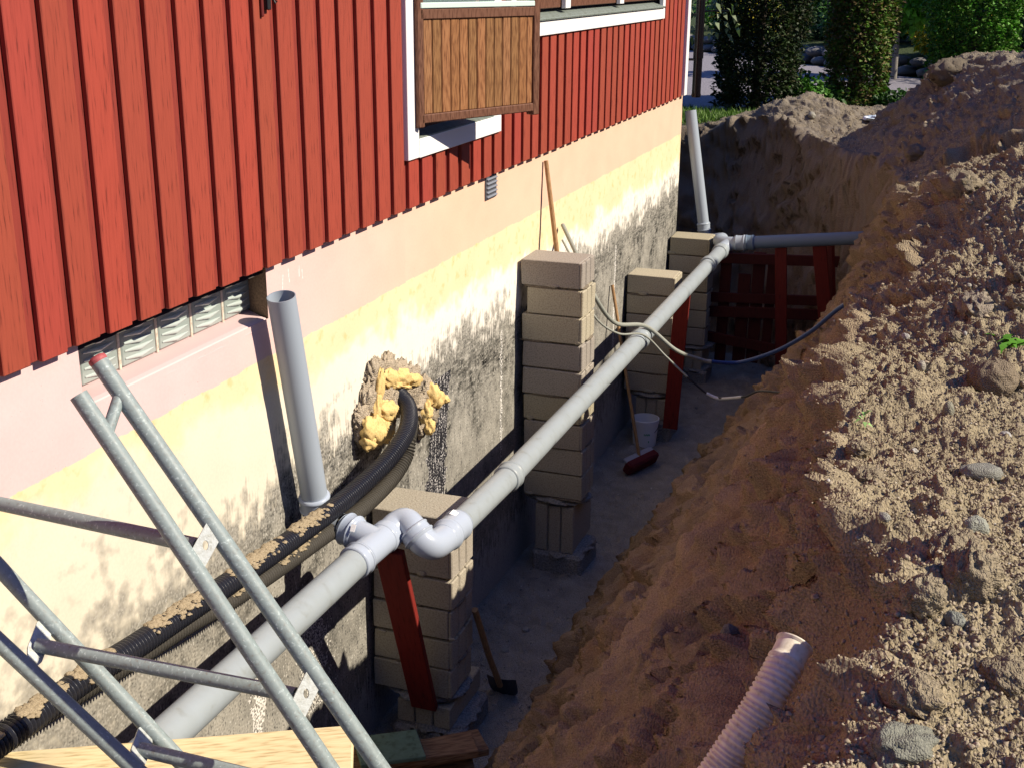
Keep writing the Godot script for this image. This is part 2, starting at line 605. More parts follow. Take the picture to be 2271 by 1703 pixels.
# ---------------------------------------------------------------- materials
func materials() -> void:
	var fine := ntex(noise(FastNoiseLite.TYPE_SIMPLEX, .035, 31, 5), [[0.0, Color(.62, .62, .62)], [.5, Color(.86, .86, .86)], [1.0, Color(1, 1, 1)]])
	var fineb := ntex(noise(FastNoiseLite.TYPE_SIMPLEX, .04, 32, 5), [[0.0, Color(0, 0, 0)], [1.0, Color(1, 1, 1)]])
	var grit_n := noise(FastNoiseLite.TYPE_CELLULAR, .06, 33, 2)
	grit_n.cellular_return_type = FastNoiseLite.RETURN_DISTANCE
	var grit := ntex(grit_n, [[0.0, Color(1, 1, 1)], [.45, Color(.55, .55, .55)], [1.0, Color(0, 0, 0)]])
	var grain := ntex(noise(FastNoiseLite.TYPE_SIMPLEX, .02, 34, 5), [[0.0, Color(.5, .45, .45)], [.1, Color(.74, .7, .7)], [.24, Color(.94, .93, .93)], [.6, Color(.985, .98, .98)], [1.0, Color(1, 1, 1)]])
	var woodg := ntex(noise(FastNoiseLite.TYPE_SIMPLEX, .02, 35, 5), [[0.0, Color(.55, .45, .4)], [.3, Color(.8, .74, .7)], [.6, Color(.95, .92, .9)], [1.0, Color(1, 1, 1)]])
	var spat := ntex(noise(FastNoiseLite.TYPE_SIMPLEX, .03, 36, 4), [[0.0, Color(.6, .5, .47)], [.2, Color(.68, .67, .66)], [.3, Color(.71, .72, .72)], [.82, Color(.74, .75, .75)], [.845, Color(1, 1, 1)], [1.0, Color(1, 1, 1)]])
	var dirt := ntex(noise(FastNoiseLite.TYPE_SIMPLEX, .012, 37, 5), [[0.0, Color(.72, .69, .63)], [.4, Color(.93, .92, .9)], [1.0, Color(1, 1, 1)]])
	M.grain = grain
	var pits := ntex(noise(FastNoiseLite.TYPE_SIMPLEX, .06, 43, 5), [[0.0, Color(.6, .58, .56)], [.2, Color(.84, .83, .82)], [.4, Color(.93, .925, .92)], [1.0, Color(1, 1, 1)]])
	var dust := ntex(noise(FastNoiseLite.TYPE_SIMPLEX, .014, 41, 5), [[0.0, Color(.88, .86, .82)], [.25, Color(.97, .965, .955)], [1.0, Color(1, 1, 1)]])
	M.fine = fine
	M.fineb = fineb
	M.soil = mat(Color(1, 1, 1), .97, ntex(noise(FastNoiseLite.TYPE_SIMPLEX, .05, 38, 4), [[0.0, Color(.62, .6, .58)], [.5, Color(.9, .89, .88)], [1.0, Color(1, 1, 1)]]), Vector3(4.3, 4.3, 4.3), fineb, .9)
	M.soil.metallic_specular = .15
	M.crumb = mat(Color(1, 1, 1), .97)
	M.crumb.metallic_specular = .15
	M.lawn = mat(lin(.05, .075, .02), .95, fine, Vector3(.8, .8, .8), fineb, 2.0)
	M.board = mat(lin(.36, .058, .038), .72, grain, Vector3(6.0, .45, 7.0), woodg, .12, false)
	M.board_back = mat(lin(.23, .033, .023), .8, grain, Vector3(6.0, .45, 7.0))
	M.pvc_shaded = mat(lin(.13, .185, .25), .4)  # same grey pipe for the far end, the pit's shade put into its colour
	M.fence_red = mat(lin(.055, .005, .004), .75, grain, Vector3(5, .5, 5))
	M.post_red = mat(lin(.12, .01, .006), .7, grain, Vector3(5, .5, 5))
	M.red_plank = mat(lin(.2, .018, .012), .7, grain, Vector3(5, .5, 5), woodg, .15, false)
	M.white = mat(lin(.78, .77, .76), .5)
	M.teak = mat(lin(.3, .15, .06), .6, woodg, Vector3(9.0, .9, 9.0), woodg, .15, false)
	M.frame_brown = mat(lin(.16, .075, .045), .6, woodg, Vector3(8, 1.2, 8), woodg, .1, false)
	M.flash = mat(lin(.2, .24, .22), .55, dirt, Vector3(3, 3, 3))
	M.drip = mat(lin(.55, .68, .62), .35)
	M.block = mat(lin(.42, .37, .28), .95, pits, Vector3(2.4, 2.4, 2.4), fineb, .12, false)
	M.blocks = []
	for i in 5:
		var bm: StandardMaterial3D = M.block.duplicate()
		var tn: float = [1.0, .9, 1.07, .82, .96][i]
		bm.albedo_color = lin(.4 * tn, .36 * tn, .285 * tn * [1.0, 1.06, .94, 1.1, .9][i])
		bm.uv1_offset = Vector3(i * .37, i * .21, i * .73)
		M.blocks.append(bm)
	M.mortar = mat(lin(.27, .22, .16), .97, fine, Vector3(4, 4, 4), fineb, .8)
	M.cement = mat(lin(.36, .34, .31), .95, fine, Vector3(3, 3, 3), fineb, .7)
	M.pvc = mat(lin(.3, .345, .4), .4)
	M.pvc_old = mat(lin(.29, .33, .355), .4, dust, Vector3(1.1, 1.1, 1.1))
	M.pvc_new = mat(lin(.35, .4, .48), .25)
	M.seal = mat(lin(.06, .065, .07), .6)
	M.sticker = mat(lin(.75, .75, .76), .4)
	M.black_pipe = mat(lin(.02, .021, .028), .3)
	M.dusty_pipe = mat(lin(.07, .065, .056), .7, dirt, Vector3(14, 14, 14))
	M.galv = mat(lin(.46, .54, .54), .5, spat, Vector3(3.0, 3.0, 3.0), fineb, .06, false)
	M.plate = mat(lin(.5, .54, .54), .55, dirt, Vector3(9, 9, 9), fineb, .05, false)
	M.plate.metallic = .2
	M.redcap = mat(lin(.42, .1, .11), .6, dirt, Vector3(20, 20, 20))
	M.pine = mat(lin(.72, .6, .36), .75, dirt, Vector3(1.2, 6.0, 9.0), null, 0.0, false)
	M.greenboard = mat(lin(.15, .22, .14), .8, dirt, Vector3(3, 3, 3))
	M.brownboard = mat(lin(.3, .18, .09), .8, woodg, Vector3(.8, 7, 7), woodg, .1, false)
	M.handle = mat(lin(.42, .27, .13), .6, woodg, Vector3(20, 1.5, 20), null, 0.0, false)
	M.iron = mat(lin(.08, .085, .1), .5)
	M.iron.metallic = .5
	M.bucket = mat(lin(.72, .73, .76), .35)
	M.blue = mat(lin(.02, .05, .18), .4)
	M.hose_grey = mat(lin(.3, .32, .29), .7, dirt, Vector3(15, 15, 15))
	M.cable = mat(lin(.03, .03, .035), .5)
	M.sleeve = mat(lin(.55, .57, .6), .4)
	M.drainw = mat(lin(.8, .74, .62), .5, dirt, Vector3(6, 6, 6))
	M.cream = mat(lin(.66, .585, .5), .55, dirt, Vector3(6, 6, 6))
	M.foam = mat(lin(.76, .56, .24), .9, dirt, Vector3(9, 9, 9), fineb, .15)
	M.rubble = mat(lin(.6, .5, .37), .97, fine, Vector3(5, 5, 5), grit, 1.2)
	M.stone = mat(Color(1, 1, 1), .85, fine, Vector3(9, 9, 9), fineb, .5)
	M.clod = mat(Color(1, 1, 1), .97, fine, Vector3(7, 7, 7), grit, .8)
	M.clod.metallic_specular = .15
	M.black_metal = mat(lin(.02, .02, .022), .4)
	M.drain_dark = mat(lin(.006, .005, .007), .14)
	M.gblock = StandardMaterial3D.new()
	M.gblock.albedo_color = lin(.27, .32, .3)
	M.gblock.roughness = .12
	M.gblock.metallic_specular = .8
	M.grib = StandardMaterial3D.new()
	M.grib.albedo_color = lin(.42, .48, .46)
	M.grib.roughness = .18
	M.grib.metallic_specular = .9
	M.pane = StandardMaterial3D.new()
	M.pane.transparency = BaseMaterial3D.TRANSPARENCY_ALPHA
	M.pane.albedo_color = Color(.8, .9, .9, .12)
	M.pane.roughness = .03
	M.room = mat(lin(.12, .11, .1), .9)
	M.roof = mat(lin(.09, .05, .04), .85)
	M.road = mat(lin(.3, .28, .31), .95, fine, Vector3(1.5, 1.5, 1.5), fineb, .5)
	M.bark = mat(lin(.11, .09, .07), .95, fine, Vector3(6, 2, 6), fineb, 1.0)
	M.leaf = mat(Color(1, 1, 1), .6)
	M.leaf.backlight_enabled = true
	M.leaf.backlight = lin(.25, .4, .05)
	M.farred = mat(lin(.16, .02, .014), .85)

# ---------------------------------------------------------------- house
func wall_texture(w: int, h: int, z0: float, z1: float, ybot: float, sd: int) -> ImageTexture:
	var dens := w / absf(z1 - z0)
	var g := func(f: FastNoiseLite) -> PackedByteArray:
		var im := f.get_image(w, h, false, false, true)
		im.convert(Image.FORMAT_L8)
		return im.get_data()
	var A: PackedByteArray = g.call(noise(FastNoiseLite.TYPE_SIMPLEX_SMOOTH, 2.6 / dens, sd, 4))
	var B: PackedByteArray = g.call(noise(FastNoiseLite.TYPE_SIMPLEX_SMOOTH, 11.0 / dens, sd + 1, 4))
	var C: PackedByteArray = g.call(noise(FastNoiseLite.TYPE_SIMPLEX, 60.0 / dens, sd + 2, 3))
	# brush strokes: noise stretched along y, and crossed diagonal scrapes
	var sn := noise(FastNoiseLite.TYPE_SIMPLEX, 45.0 / dens, sd + 3, 3)
	var st_im := sn.get_image(w, maxi(8, h / 7), false, false, true)
	st_im.resize(w, h, Image.INTERPOLATE_BILINEAR)
	st_im.convert(Image.FORMAT_L8)
	var S := st_im.get_data()
	var dn := noise(FastNoiseLite.TYPE_SIMPLEX, 38.0 / dens, sd + 4, 3)
	var dg_im := dn.get_image(maxi(8, w / 5), h, false, false, true)
	dg_im.resize(w, h, Image.INTERPOLATE_BILINEAR)
	dg_im.convert(Image.FORMAT_L8)
	var D := dg_im.get_data()
	var data := PackedByteArray()
	data.resize(w * h * 3)
	var enc := PackedByteArray()
	enc.resize(1025)
	for i in 1025:
		enc[i] = int(round(Color(i / 1024.0, 0, 0).linear_to_srgb().r * 255.0))
	for i in w:
		var z := lerpf(z0, z1, (i + .5) / w)
		var fz := -z
		var yw := lerp_table([[2.4, -.4], [3.6, -.44], [4.5, -.47], [5.4, -.52], [6.7, -.58], [7.7, -.62], [9.0, -.6], [11.3, -.59]], fz)
		var wt := lerp_table([[2.4, -.8], [3.2, -.83], [3.6, -.84], [4.0, -.76], [5.2, -.7], [5.9, -.69], [6.6, -.77], [7.7, -.72], [9.5, -.74], [10.3, -.71], [11.3, -.67]], fz)
		var far_t := smoothstep(3.2, 6.0, fz)
		var tarry := smoothstep(2.6, 4.6, fz)
		var pink := Color(.62, .45, .44).lerp(Color(.66, .45, .33), far_t)
		var yel := Color(.72, .575, .36)
		var crm := Color(.62, .565, .45).lerp(Color(.74, .7, .62), far_t)
		for j in h:
			var y := ybot * (j + .5) / h
			var k := j * w + i
			var a := A[k] / 255.0 - .5
			var b := B[k] / 255.0 - .5
			var cf := C[k] / 255.0 - .5
			var s := S[k] / 255.0 - .5
			var dgl := D[k] / 255.0 - .5
			var col: Color
			if y > -.338 + a * .012 + b * .008:
				col = pink * (1.0 + a * .08 + cf * .07)
				if y > -.15 and y < -.03 and fz > 4.02 and fz < 4.3:  # white scuffs by the niche
					for q in [[4.07, .18, -.12, -.05], [4.12, -.12, -.09, -.035], [4.2, .05, -.085, -.04], [4.225, -.05, -.1, -.06]]:
						if absf(fz - q[0] - (y + .07) * q[1]) < .0022 and y > q[2] and y < q[3]:
							col = Color(.76, .66, .64)
				if cf + b * .6 > .56:
					col *= .72
			else:
				var t := clampf((yw + .03 - y) / .1 + a * 1.9 + b * 1.1, 0, 1)
				var yy := yel.lerp(Color(.66, .42, .16), clampf(b * 2.0 - .2, 0, .6))
				col = yy.lerp(crm, t) * (1.0 + cf * .09 + a * .08)
				# tar and grime brushed over the lower wall
				var m := (wt - y) / .14 + a * 1.8 + s * 1.3 + b * 1.7 + dgl * .4
				if tarry < 1.0:
					m = lerpf((-.74 - y) / .4 + b * 1.7 + a * 1.5 + cf * .5, m, tarry)
				m = clampf(m, 0, 1)
				if m > 0.0:
					var deep := clampf((-.93 - y) * 2.4 + a * 1.4 + b * .8, 0, 1)
					var tone := .165 + (dgl * .8 + cf * .6) * .22 + b * .24 + a * .2
					tone = lerpf(tone, .215 + cf * .08 + b * .1 + a * .16, deep)
					var tar := Color(tone * 1.05, tone, tone * .87)
					var fleck := cf + s * .9 + dgl * .35
					tar = tar.lerp(Color(.5, .48, .43), .85 * smoothstep(.34, .62, fleck + (1.0 - deep) * .08))
					tar = tar.lerp(Color(.03, .03, .033), .9 * smoothstep(-.3, -.55, fleck - (1.0 - deep) * .08))
					if tarry < 1.0:
						tar = tar.lerp(Color(.2, .185, .155) * (1.0 + cf * 1.5 + b * 1.4), (1.0 - tarry) * clampf(.6 + b * 1.7 - .4 * clampf((-.95 - y) * 2.2, 0, 1), .1, .9))
					col = col.lerp(tar, m * lerpf(.93, 1.0, tarry))
			# the black glossy run below the pipe hole, white bubbly seams, flaked patches
			if y < -.93:
				var hz := absf(fz - 5.56 - (y + 1.3) * .12) - .13 - b * .1
				if hz < 0.0 and y > -1.78 + b * .15:
					col = Color(.018, .018, .022) if cf + s * .7 < .2 else Color(.5, .48, .46)
				if absf(fz - 6.53 - b * .03) < .016 and y > -1.85 and cf > -.12:
					col = Color(.66, .64, .6) if cf + s * .4 > .0 else Color(.05, .05, .05)
				if absf(fz - 9.1 - b * .04) < .02 and y > -1.75 and cf > -.1:
					col = Color(.62, .6, .56)
				if absf(fz - 7.75 - b * .05) < .018 and y > -1.5 and cf > 0.0:
					col = Color(.6, .58, .54)
				if y < -1.5 and y > -2.02 and absf(fz - 4.18 - b * .25) < .11 and cf + s * .5 > -.1 and cf + s * .5 < .35:
					col = Color(.62, .59, .53) if cf > .02 else Color(.05, .05, .05)
				if y < -1.55 and absf(fz - 3.7 - b * .1) < .035 and cf > -.05:
					col = Color(.66, .63, .58)
			# pale brushed slurry along the foot of the wall
			if y < -2.1:
				var f := clampf((-2.12 - y) / .2 + s * 2.2 + b * .8, 0, 1)
				col = col.lerp(Color(.36, .35, .33) * (1.0 + cf * .5), f * .8)
			if y < -.2 and y > -1.3 and cf + b * .9 > .72:
				col = col * .35
			var o := k * 3
			data[o] = enc[clampi(int(col.r * 1024.0), 0, 1024)]
			data[o + 1] = enc[clampi(int(col.g * 1024.0), 0, 1024)]
			data[o + 2] = enc[clampi(int(col.b * 1024.0), 0, 1024)]
	return ImageTexture.create_from_image(Image.create_from_data(w, h, false, Image.FORMAT_RGB8, data))

func wall_mat(t: Texture2D) -> StandardMaterial3D:
	var m := StandardMaterial3D.new()
	m.albedo_texture = t
	m.texture_repeat = false
	m.roughness = .9
	m.metallic_specular = .25
	return m

func uvquad(mb: MB, a: Vector3, b: Vector3, c: Vector3, d: Vector3, od: Vector3, z0: float, z1: float, yb: float) -> void:
	var k := mb.v.size()
	mb.poly(PackedVector3Array([a, b, c, d]), od)
	for i in range(k, mb.v.size()):
		mb.u[i] = Vector2((mb.v[i].z - z0) / (z1 - z0), mb.v[i].y / yb)

func rough_wall(mb: MB, za: float, zb: float, ya: float, yb: float, z0: float, z1: float, ybot: float) -> void:
	# plaster that is not quite plane: a fine grid pushed out a millimetre or two
	var nz := maxi(2, int(absf(za - zb) / .03))
	var ny := maxi(2, int(absf(ya - yb) / .03))
	var k0 := mb.v.size()
	for j in ny + 1:
		var y := lerpf(ya, yb, float(j) / ny)
		for i in nz + 1:
			var z := lerpf(za, zb, float(i) / nz)
			var f := lump_noise.get_noise_2d(z * 3.0, y * 3.0) * .0025 + lump_noise.get_noise_2d(z * 14.0 + 9.0, y * 14.0) * .0012
			if i == 0 or j == 0 or i == nz or j == ny:
				f = 0.0
			mb.v.append(Vector3(f, y, z))
			var e := .01
			var gx := (lump_noise.get_noise_2d((z + e) * 3.0, y * 3.0) - lump_noise.get_noise_2d((z - e) * 3.0, y * 3.0)) * .0025 / (2 * e)
			var gy := (lump_noise.get_noise_2d(z * 3.0, (y + e) * 3.0) - lump_noise.get_noise_2d(z * 3.0, (y - e) * 3.0)) * .0025 / (2 * e)
			mb.n.append(Vector3(1, -gy, -gx).normalized())
			mb.c.append(Color(1, 1, 1))
			mb.u.append(Vector2((z - z0) / (z1 - z0), y / ybot))
	for j in ny:
		for i in nz:
			var a := k0 + j * (nz + 1) + i
			var b := a + nz + 1
			mb.ix.append_array(PackedInt32Array([a, a + 1, b, a + 1, b + 1, b]))

func build_house() -> void:
	var ho := thing("house", "red timber house on a bared basement wall, its cladding above pink and yellow render", "house")
	# basement wall, in two lengths; the near one has the niche with the glass bricks
	var YB := -2.75
	var t1 := wall_texture(1150, 1000, -2.1, -5.2, YB, 100)
	var t2 := wall_texture(1500, 660, -5.2, -11.3, YB, 200)
	var w1 := MB.new()
	rough_wall(w1, 1.5, -5.2, -.19, -3.1, -2.1, -5.2, YB)
	rough_wall(w1, 1.5, -2.87, .02, -.19, -2.1, -5.2, YB)
	rough_wall(w1, -3.95, -5.2, .02, -.19, -2.1, -5.2, YB)
	var m1 := wall_mat(t1)
	m1.heightmap_enabled = true
	m1.heightmap_texture = t1
	m1.heightmap_scale = .12
	obj("basement_wall", w1, m1, ho)
	var w2 := MB.new()
	rough_wall(w2, -5.2, -11.3, .02, -3.1, -5.2, -11.3, YB)
	var m2 := wall_mat(t2)
	m2.heightmap_enabled = true
	m2.heightmap_texture = t2
	m2.heightmap_scale = .15
	obj("basement_wall", w2, m2, ho)
	var nm := mat(lin(.6, .44, .43), .9)
	var ni := MB.new()
	# niche: sill with a rounded front edge, splayed jambs
	var prof := [Vector2(0, -.215), Vector2(-.002, -.2), Vector2(-.012, -.19), Vector2(-.03, -.186), Vector2(-.155, -.183)]
	for i in prof.size() - 1:
		var p: Vector2 = prof[i]
		var q: Vector2 = prof[i + 1]
		ni.poly(PackedVector3Array([Vector3(p.x, p.y, -2.87), Vector3(p.x, p.y, -3.95), Vector3(q.x, q.y, -4.03 if i == 3 else -3.95), Vector3(q.x, q.y, -2.8 if i == 3 else -2.87)]), Vector3(.3, 1, 0))
	obj("niche_sill", ni, nm, ho)
	var jm := MB.new()
	jm.poly(PackedVector3Array([Vector3(0, -.19, -3.95), Vector3(0, .02, -3.95), Vector3(-.16, .02, -4.03), Vector3(-.16, -.19, -4.03)]), Vector3(0, 0, 1))
	jm.poly(PackedVector3Array([Vector3(0, -.19, -2.87), Vector3(0, .02, -2.87), Vector3(-.16, .02, -2.79), Vector3(-.16, -.19, -2.79)]), Vector3(0, 0, -1))
	jm.poly(PackedVector3Array([Vector3(-.16, -.185, -2.75), Vector3(-.16, .1, -2.75), Vector3(-.16, .1, -4.05), Vector3(-.16, -.185, -4.05)]), Vector3(1, 0, 0))
	obj("niche_jamb", jm, mat(lin(.36, .26, .16), .9, M.fine, Vector3(4, 4, 4)), ho)
	for i in 5:
		var g := MB.new()
		var zc := -3.925 + i * .2055
		g.box(Vector3(-.135, -.085, zc), Vector3(.045, .19, .188), .006)
		var gb := obj("glass_block", g, M.gblock, ho)
		var rb := MB.new()
		for r in 7:
			var y := -.158 + r * .026
			rb.tube(PackedVector3Array([Vector3(-.114, y, zc - .078), Vector3(-.111, y - .004, zc), Vector3(-.114, y + .003, zc + .078)]), PackedFloat32Array([.002, .009, .004]), 8)
		obj("rib", rb, M.grib, gb)
		if i < 4:
			var mo := MB.new()
			mo.box(Vector3(-.128, -.11, zc + .1027), Vector3(.03, .15, .012), .002)
			obj("mortar_joint", mo, M.cream, ho)
	# the rest of the shell: far end wall, inner face, back and roof
	var sh := MB.new()
	sh.poly(PackedVector3Array([Vector3(0, .02, -11.3), Vector3(0, -3.1, -11.3), Vector3(-6, -3.1, -11.3), Vector3(-6, .02, -11.3)]), Vector3(0, 0, -1))
	var bk := MB.new()
	bk.box(Vector3(-.19, -1.54, -1.0), Vector3(.05, 3.1, 5.0), .0)
	obj("backing_wall", bk, M.room, ho)
	obj("end_wall", sh, mat(lin(.6, .42, .2), .9, M.fine, Vector3(3, 3, 3)), ho)
	var ro := MB.new()
	ro.poly(PackedVector3Array([Vector3(-.01, .02, -11.28), Vector3(-6, .02, -11.28), Vector3(-6, 2.7, -11.28), Vector3(-.01, 2.7, -11.28)]), Vector3(0, 0, -1))
	ro.poly(PackedVector3Array([Vector3(-6, -.5, -11.3), Vector3(-6, -.5, 1.5), Vector3(-6, 2.7, 1.5), Vector3(-6, 2.7, -11.3)]), Vector3(-1, 0, 0))
	ro.poly(PackedVector3Array([Vector3(0, -3, 1.5), Vector3(-6, -3, 1.5), Vector3(-6, 2.7, 1.5), Vector3(0, 2.7, 1.5)]), Vector3(0, 0, 1))
	ro.poly(PackedVector3Array([Vector3(-.02, -.02, -11.28), Vector3(-6, -.02, -11.28), Vector3(-6, -.02, 1.5), Vector3(-.02, -.02, 1.5)]), Vector3(0, 1, 0))
	obj("inner_wall", ro, M.room, ho)
	var rf := MB.new()
	rf.box(Vector3(-1.3, 3.15, -4.9), Vector3(3.8, .12, 13.4), .01, Basis(Vector3(0, 0, 1), .42))
	rf.box(Vector3(-4.7, 3.15, -4.9), Vector3(3.8, .12, 13.4), .01, Basis(Vector3(0, 0, 1), -.42))
	obj("roof", rf, M.roof, ho)
	# cladding: under-boards as one sheet with openings, and every face board on its own
	var cb := MB.new()
	for r in [[1.5, -5.16, .016, 2.7], [-5.16, -6.37, .016, .25], [-5.16, -6.37, 1.75, 2.7], [-6.37, -6.55, .016, 2.7], [-6.55, -10.2, .016, .71], [-6.55, -10.2, 1.75, 2.7], [-10.2, -11.14, .016, 2.7]]:
		cb.box(Vector3(.009, (r[2] + r[3]) * .5, (r[0] + r[1]) * .5), Vector3(.018, r[3] - r[2], absf(r[0] - r[1])), .001)
	var clad := obj("cladding", cb, M.board_back, ho)
	var bmats := []
	for i in 6:
		var m: StandardMaterial3D = M.board.duplicate()
		m.albedo_color = lin(.31 * R.randf_range(.92, 1.06), .051 * R.randf_range(.92, 1.1), .03 * R.randf_range(.92, 1.12))
		m.uv1_offset = Vector3(R.randf(), R.randf(), R.randf())
		bmats.append(m)
	for k in range(-6, 55):
		var z := -2.4896 - .15926 * k + R.randf_range(-.005, .005)
		if k >= 0 and k < 5:
			z -= .03 - k * .005
		elif k > 8 and k < 20:
			z += .013
		var bw := R.randf_range(.106, .114)
		var zc := z - bw * .5
		if zc - .05 < -11.14:
			continue
		var spans := [[.016, 2.65]]
		if zc < -5.1 and zc > -6.42:
			spans = [[.016, .238]]
		elif zc < -6.5 and zc > -10.25:
			spans = [[.016, .705]]
		for s in spans:
			var b := MB.new()
			var jt := R.randf_range(-.003, .003)
			b.box(Vector3(0, (s[1] - s[0] - jt) * .5, 0), Vector3(.018, s[1] - s[0] - jt, bw), .0025)
			var o := obj("board", b, bmats[R.randi() % 6], clad)
			o.position = Vector3(.0275, s[0] + jt, zc)
	# first window: white casing, a boarded sash hung on the left and standing open
	var wn := MB.new()
	wn.box(Vector3(.035, .97, -5.215), Vector3(.03, 1.46, .12), .003)
	var win := obj("window", wn, M.white, ho)
	var wr := MB.new()
	wr.box(Vector3(.035, 1.02, -6.32), Vector3(.03, 1.36, .1), .003)
	obj("casing", wr, M.white, win)
	var ws := MB.new()
	ws.box(Vector3(.036, .282, -5.823), Vector3(.032, .088, 1.092), .003)
	obj("sill_board", ws, M.white, win)
	var wf := MB.new()
	wf.box(Vector3(.0, .335, -5.77), Vector3(.1, .012, .98), .002, Basis(Vector3(0, 0, 1), -.18))
	obj("sill_flashing", wf, M.flash, win)
	var wp := MB.new()
	wp.box(Vector3(-.06, .37, -5.77), Vector3(.05, .06, .99), .003)
	wp.box(Vector3(-.06, 1.0, -5.3), Vector3(.05, 1.3, .05), .003)
	wp.box(Vector3(-.06, 1.0, -6.24), Vector3(.05, 1.3, .05), .003)
	obj("frame", wp, M.frame_brown, win)
	var hinge := Vector3(.05, .4, -5.235)
	var sb := Basis(Vector3.UP, -.39)   # swung out at its far end
	var sa := MB.new()
	sa.box(Vector3(0, .018, -.41), Vector3(.045, .04, .78), .004)
	sa.box(Vector3(0, .475, -.41), Vector3(.045, .045, .78), .004)
	sa.box(Vector3(0, .42, -.81), Vector3(.05, .88, .045), .004)
	sa.box(Vector3(0, .42, -.02), Vector3(.045, .88, .04), .004)
	sa.box(Vector3(0, .84, -.41), Vector3(.045, .04, .78), .004)
	var sash := obj("shutter", sa, M.frame_brown, ho)
	sash.transform = Transform3D(sb, hinge)
	var smats := []
	for i in 5:
		var m: StandardMaterial3D = M.teak.duplicate()
		var tn := R.randf_range(.82, 1.15)
		m.albedo_color = lin(.31 * tn, .155 * tn * R.randf_range(.92, 1.08), .062 * tn * R.randf_range(.85, 1.15))
		m.uv1_offset = Vector3(R.randf(), R.randf(), R.randf())
		smats.append(m)
	for i in 13:
		var b := MB.new()
		b.box(Vector3.ZERO, Vector3(.018, .42, .0562), .004)
		var o := obj("slat", b, smats[R.randi() % 5], sash)
		o.position = Vector3(.005 + R.randf_range(-.001, .001), .247, -.07 - i * .0588)
	var dp := MB.new()
	dp.box(Vector3(.016, .512, -.405), Vector3(.02, .025, .77), .003)
	obj("drip_strip", dp, M.drip, sash)
	var pn := MB.new()
	pn.box(Vector3(0, .67, -.41), Vector3(.004, .3, .74), 0.0)
	obj("pane", pn, M.pane, sash)
	# second, long window: only its sill and lower rail are in view
	var x2 := MB.new()
	x2.box(Vector3(.036, .745, -8.375), Vector3(.032, .08, 3.65), .003)
	var win2 := obj("window", x2, M.white, ho)
	var f2 := MB.new()
	f2.box(Vector3(.005, .812, -8.37), Vector3(.125, .014, 3.56), .003, Basis(Vector3(0, 0, 1), -.28))
	obj("sill_flashing", f2, M.flash, win2)
	for zc in [-7.61, -8.905]:
		var b := MB.new()
		b.box(Vector3(.02, 1.28, zc), Vector3(.03, .87, .1), .003)
		obj("mullion", b, M.white, win2)
	for zc in [-6.56, -10.17]:
		var b := MB.new()
		b.box(Vector3(.036, 1.26, zc), Vector3(.032, .94, .075), .003)
		obj("casing", b, M.white, win2)
	for q in [[-6.6, -7.56], [-7.66, -8.855], [-8.955, -10.13]]:
		var b := MB.new()
		var zc: float = (q[0] + q[1]) * .5
		var ln: float = absf(q[0] - q[1])
		b.box(Vector3(-.03, .885, zc), Vector3(.06, .07, ln), .004)
		b.box(Vector3(-.03, 1.3, q[0] - .03), Vector3(.06, .76, .06), .004)
		b.box(Vector3(-.03, 1.3, q[1] + .03), Vector3(.06, .76, .06), .004)
		var fr := obj("frame", b, M.frame_brown, win2)
		var p := MB.new()
		p.box(Vector3(-.035, 1.3, zc), Vector3(.005, .8, ln - .1), 0.0)
		obj("pane", p, M.pane, fr)
	# ventilation grille
	var vg := MB.new()
	vg.box(Vector3(.004, -.06, -6.335), Vector3(.008, .126, .165), .002)
	var vent := obj("vent_grille", vg, mat(lin(.09, .095, .11), .5), ho)
	for i in 5:
		var b := MB.new()
		b.box(Vector3(.012, -.108 + i * .024, -6.335), Vector3(.012, .008, .15), .002, Basis(Vector3(0, 0, 1), -.5))
		obj("slat", b, mat(lin(.2, .22, .26), .45), vent)
	# black strap and old stay on the cladding
	var br := MB.new()
	br.box(Vector3(.046, 1.0, -3.985), Vector3(.02, .15, .022), .003)
	br.tube(PackedVector3Array([Vector3(.05, 1.08, -4.005), Vector3(.056, .965, -4.008), Vector3(.062, .945, -4.012), Vector3(.066, .955, -4.016)]), .004, 8, false, true)
	obj("bracket", br, M.black_metal, ho)
	var st := MB.new()
	st.box(Vector3(.042, .98, -3.952), Vector3(.012, .155, .014), .003)
	obj("stay", st, mat(lin(.12, .012, .01), .7), ho)
	# far corner: white corner boards and the dark rain pipe
	var cn := MB.new()
	cn.box(Vector3(.02, 1.34, -11.2), Vector3(.05, 2.65, .1), .003)
	obj("corner_board", cn, M.white, ho)
	var cn2 := MB.new()
	cn2.box(Vector3(-.02, 1.36, -11.3), Vector3(.1, 2.65, .04), .003)
	obj("corner_board", cn2, M.white, ho)
	var rp := MB.new()
	rp.pipe(PackedVector3Array([Vector3(.112, -.01, -11.34), Vector3(.115, 2.7, -11.34)]), .04, .003, 16)
	var rain := obj("rain_pipe", rp, M.drain_dark, ho)
	var rc := MB.new()
	rc.pipe(PackedVector3Array([Vector3(.113, .33, -11.34), Vector3(.113, .41, -11.34)]), .046, .004, 16)
	obj("collar", rc, M.drain_dark, rain)
	rc = MB.new()
	rc.pipe(PackedVector3Array([Vector3(.112, .0, -11.34), Vector3(.112, .02, -11.34)]), .044, .004, 16)
	obj("collar", rc, M.drain_dark, rain)
	var rbk := MB.new()
	rbk.box(Vector3(.06, .32, -11.325), Vector3(.06, .02, .03), .003)
	obj("bracket", rbk, M.black_metal, rain)
	# torn hole round the black pipes: chipped rubble and yellow foam
	var hole := MB.new()
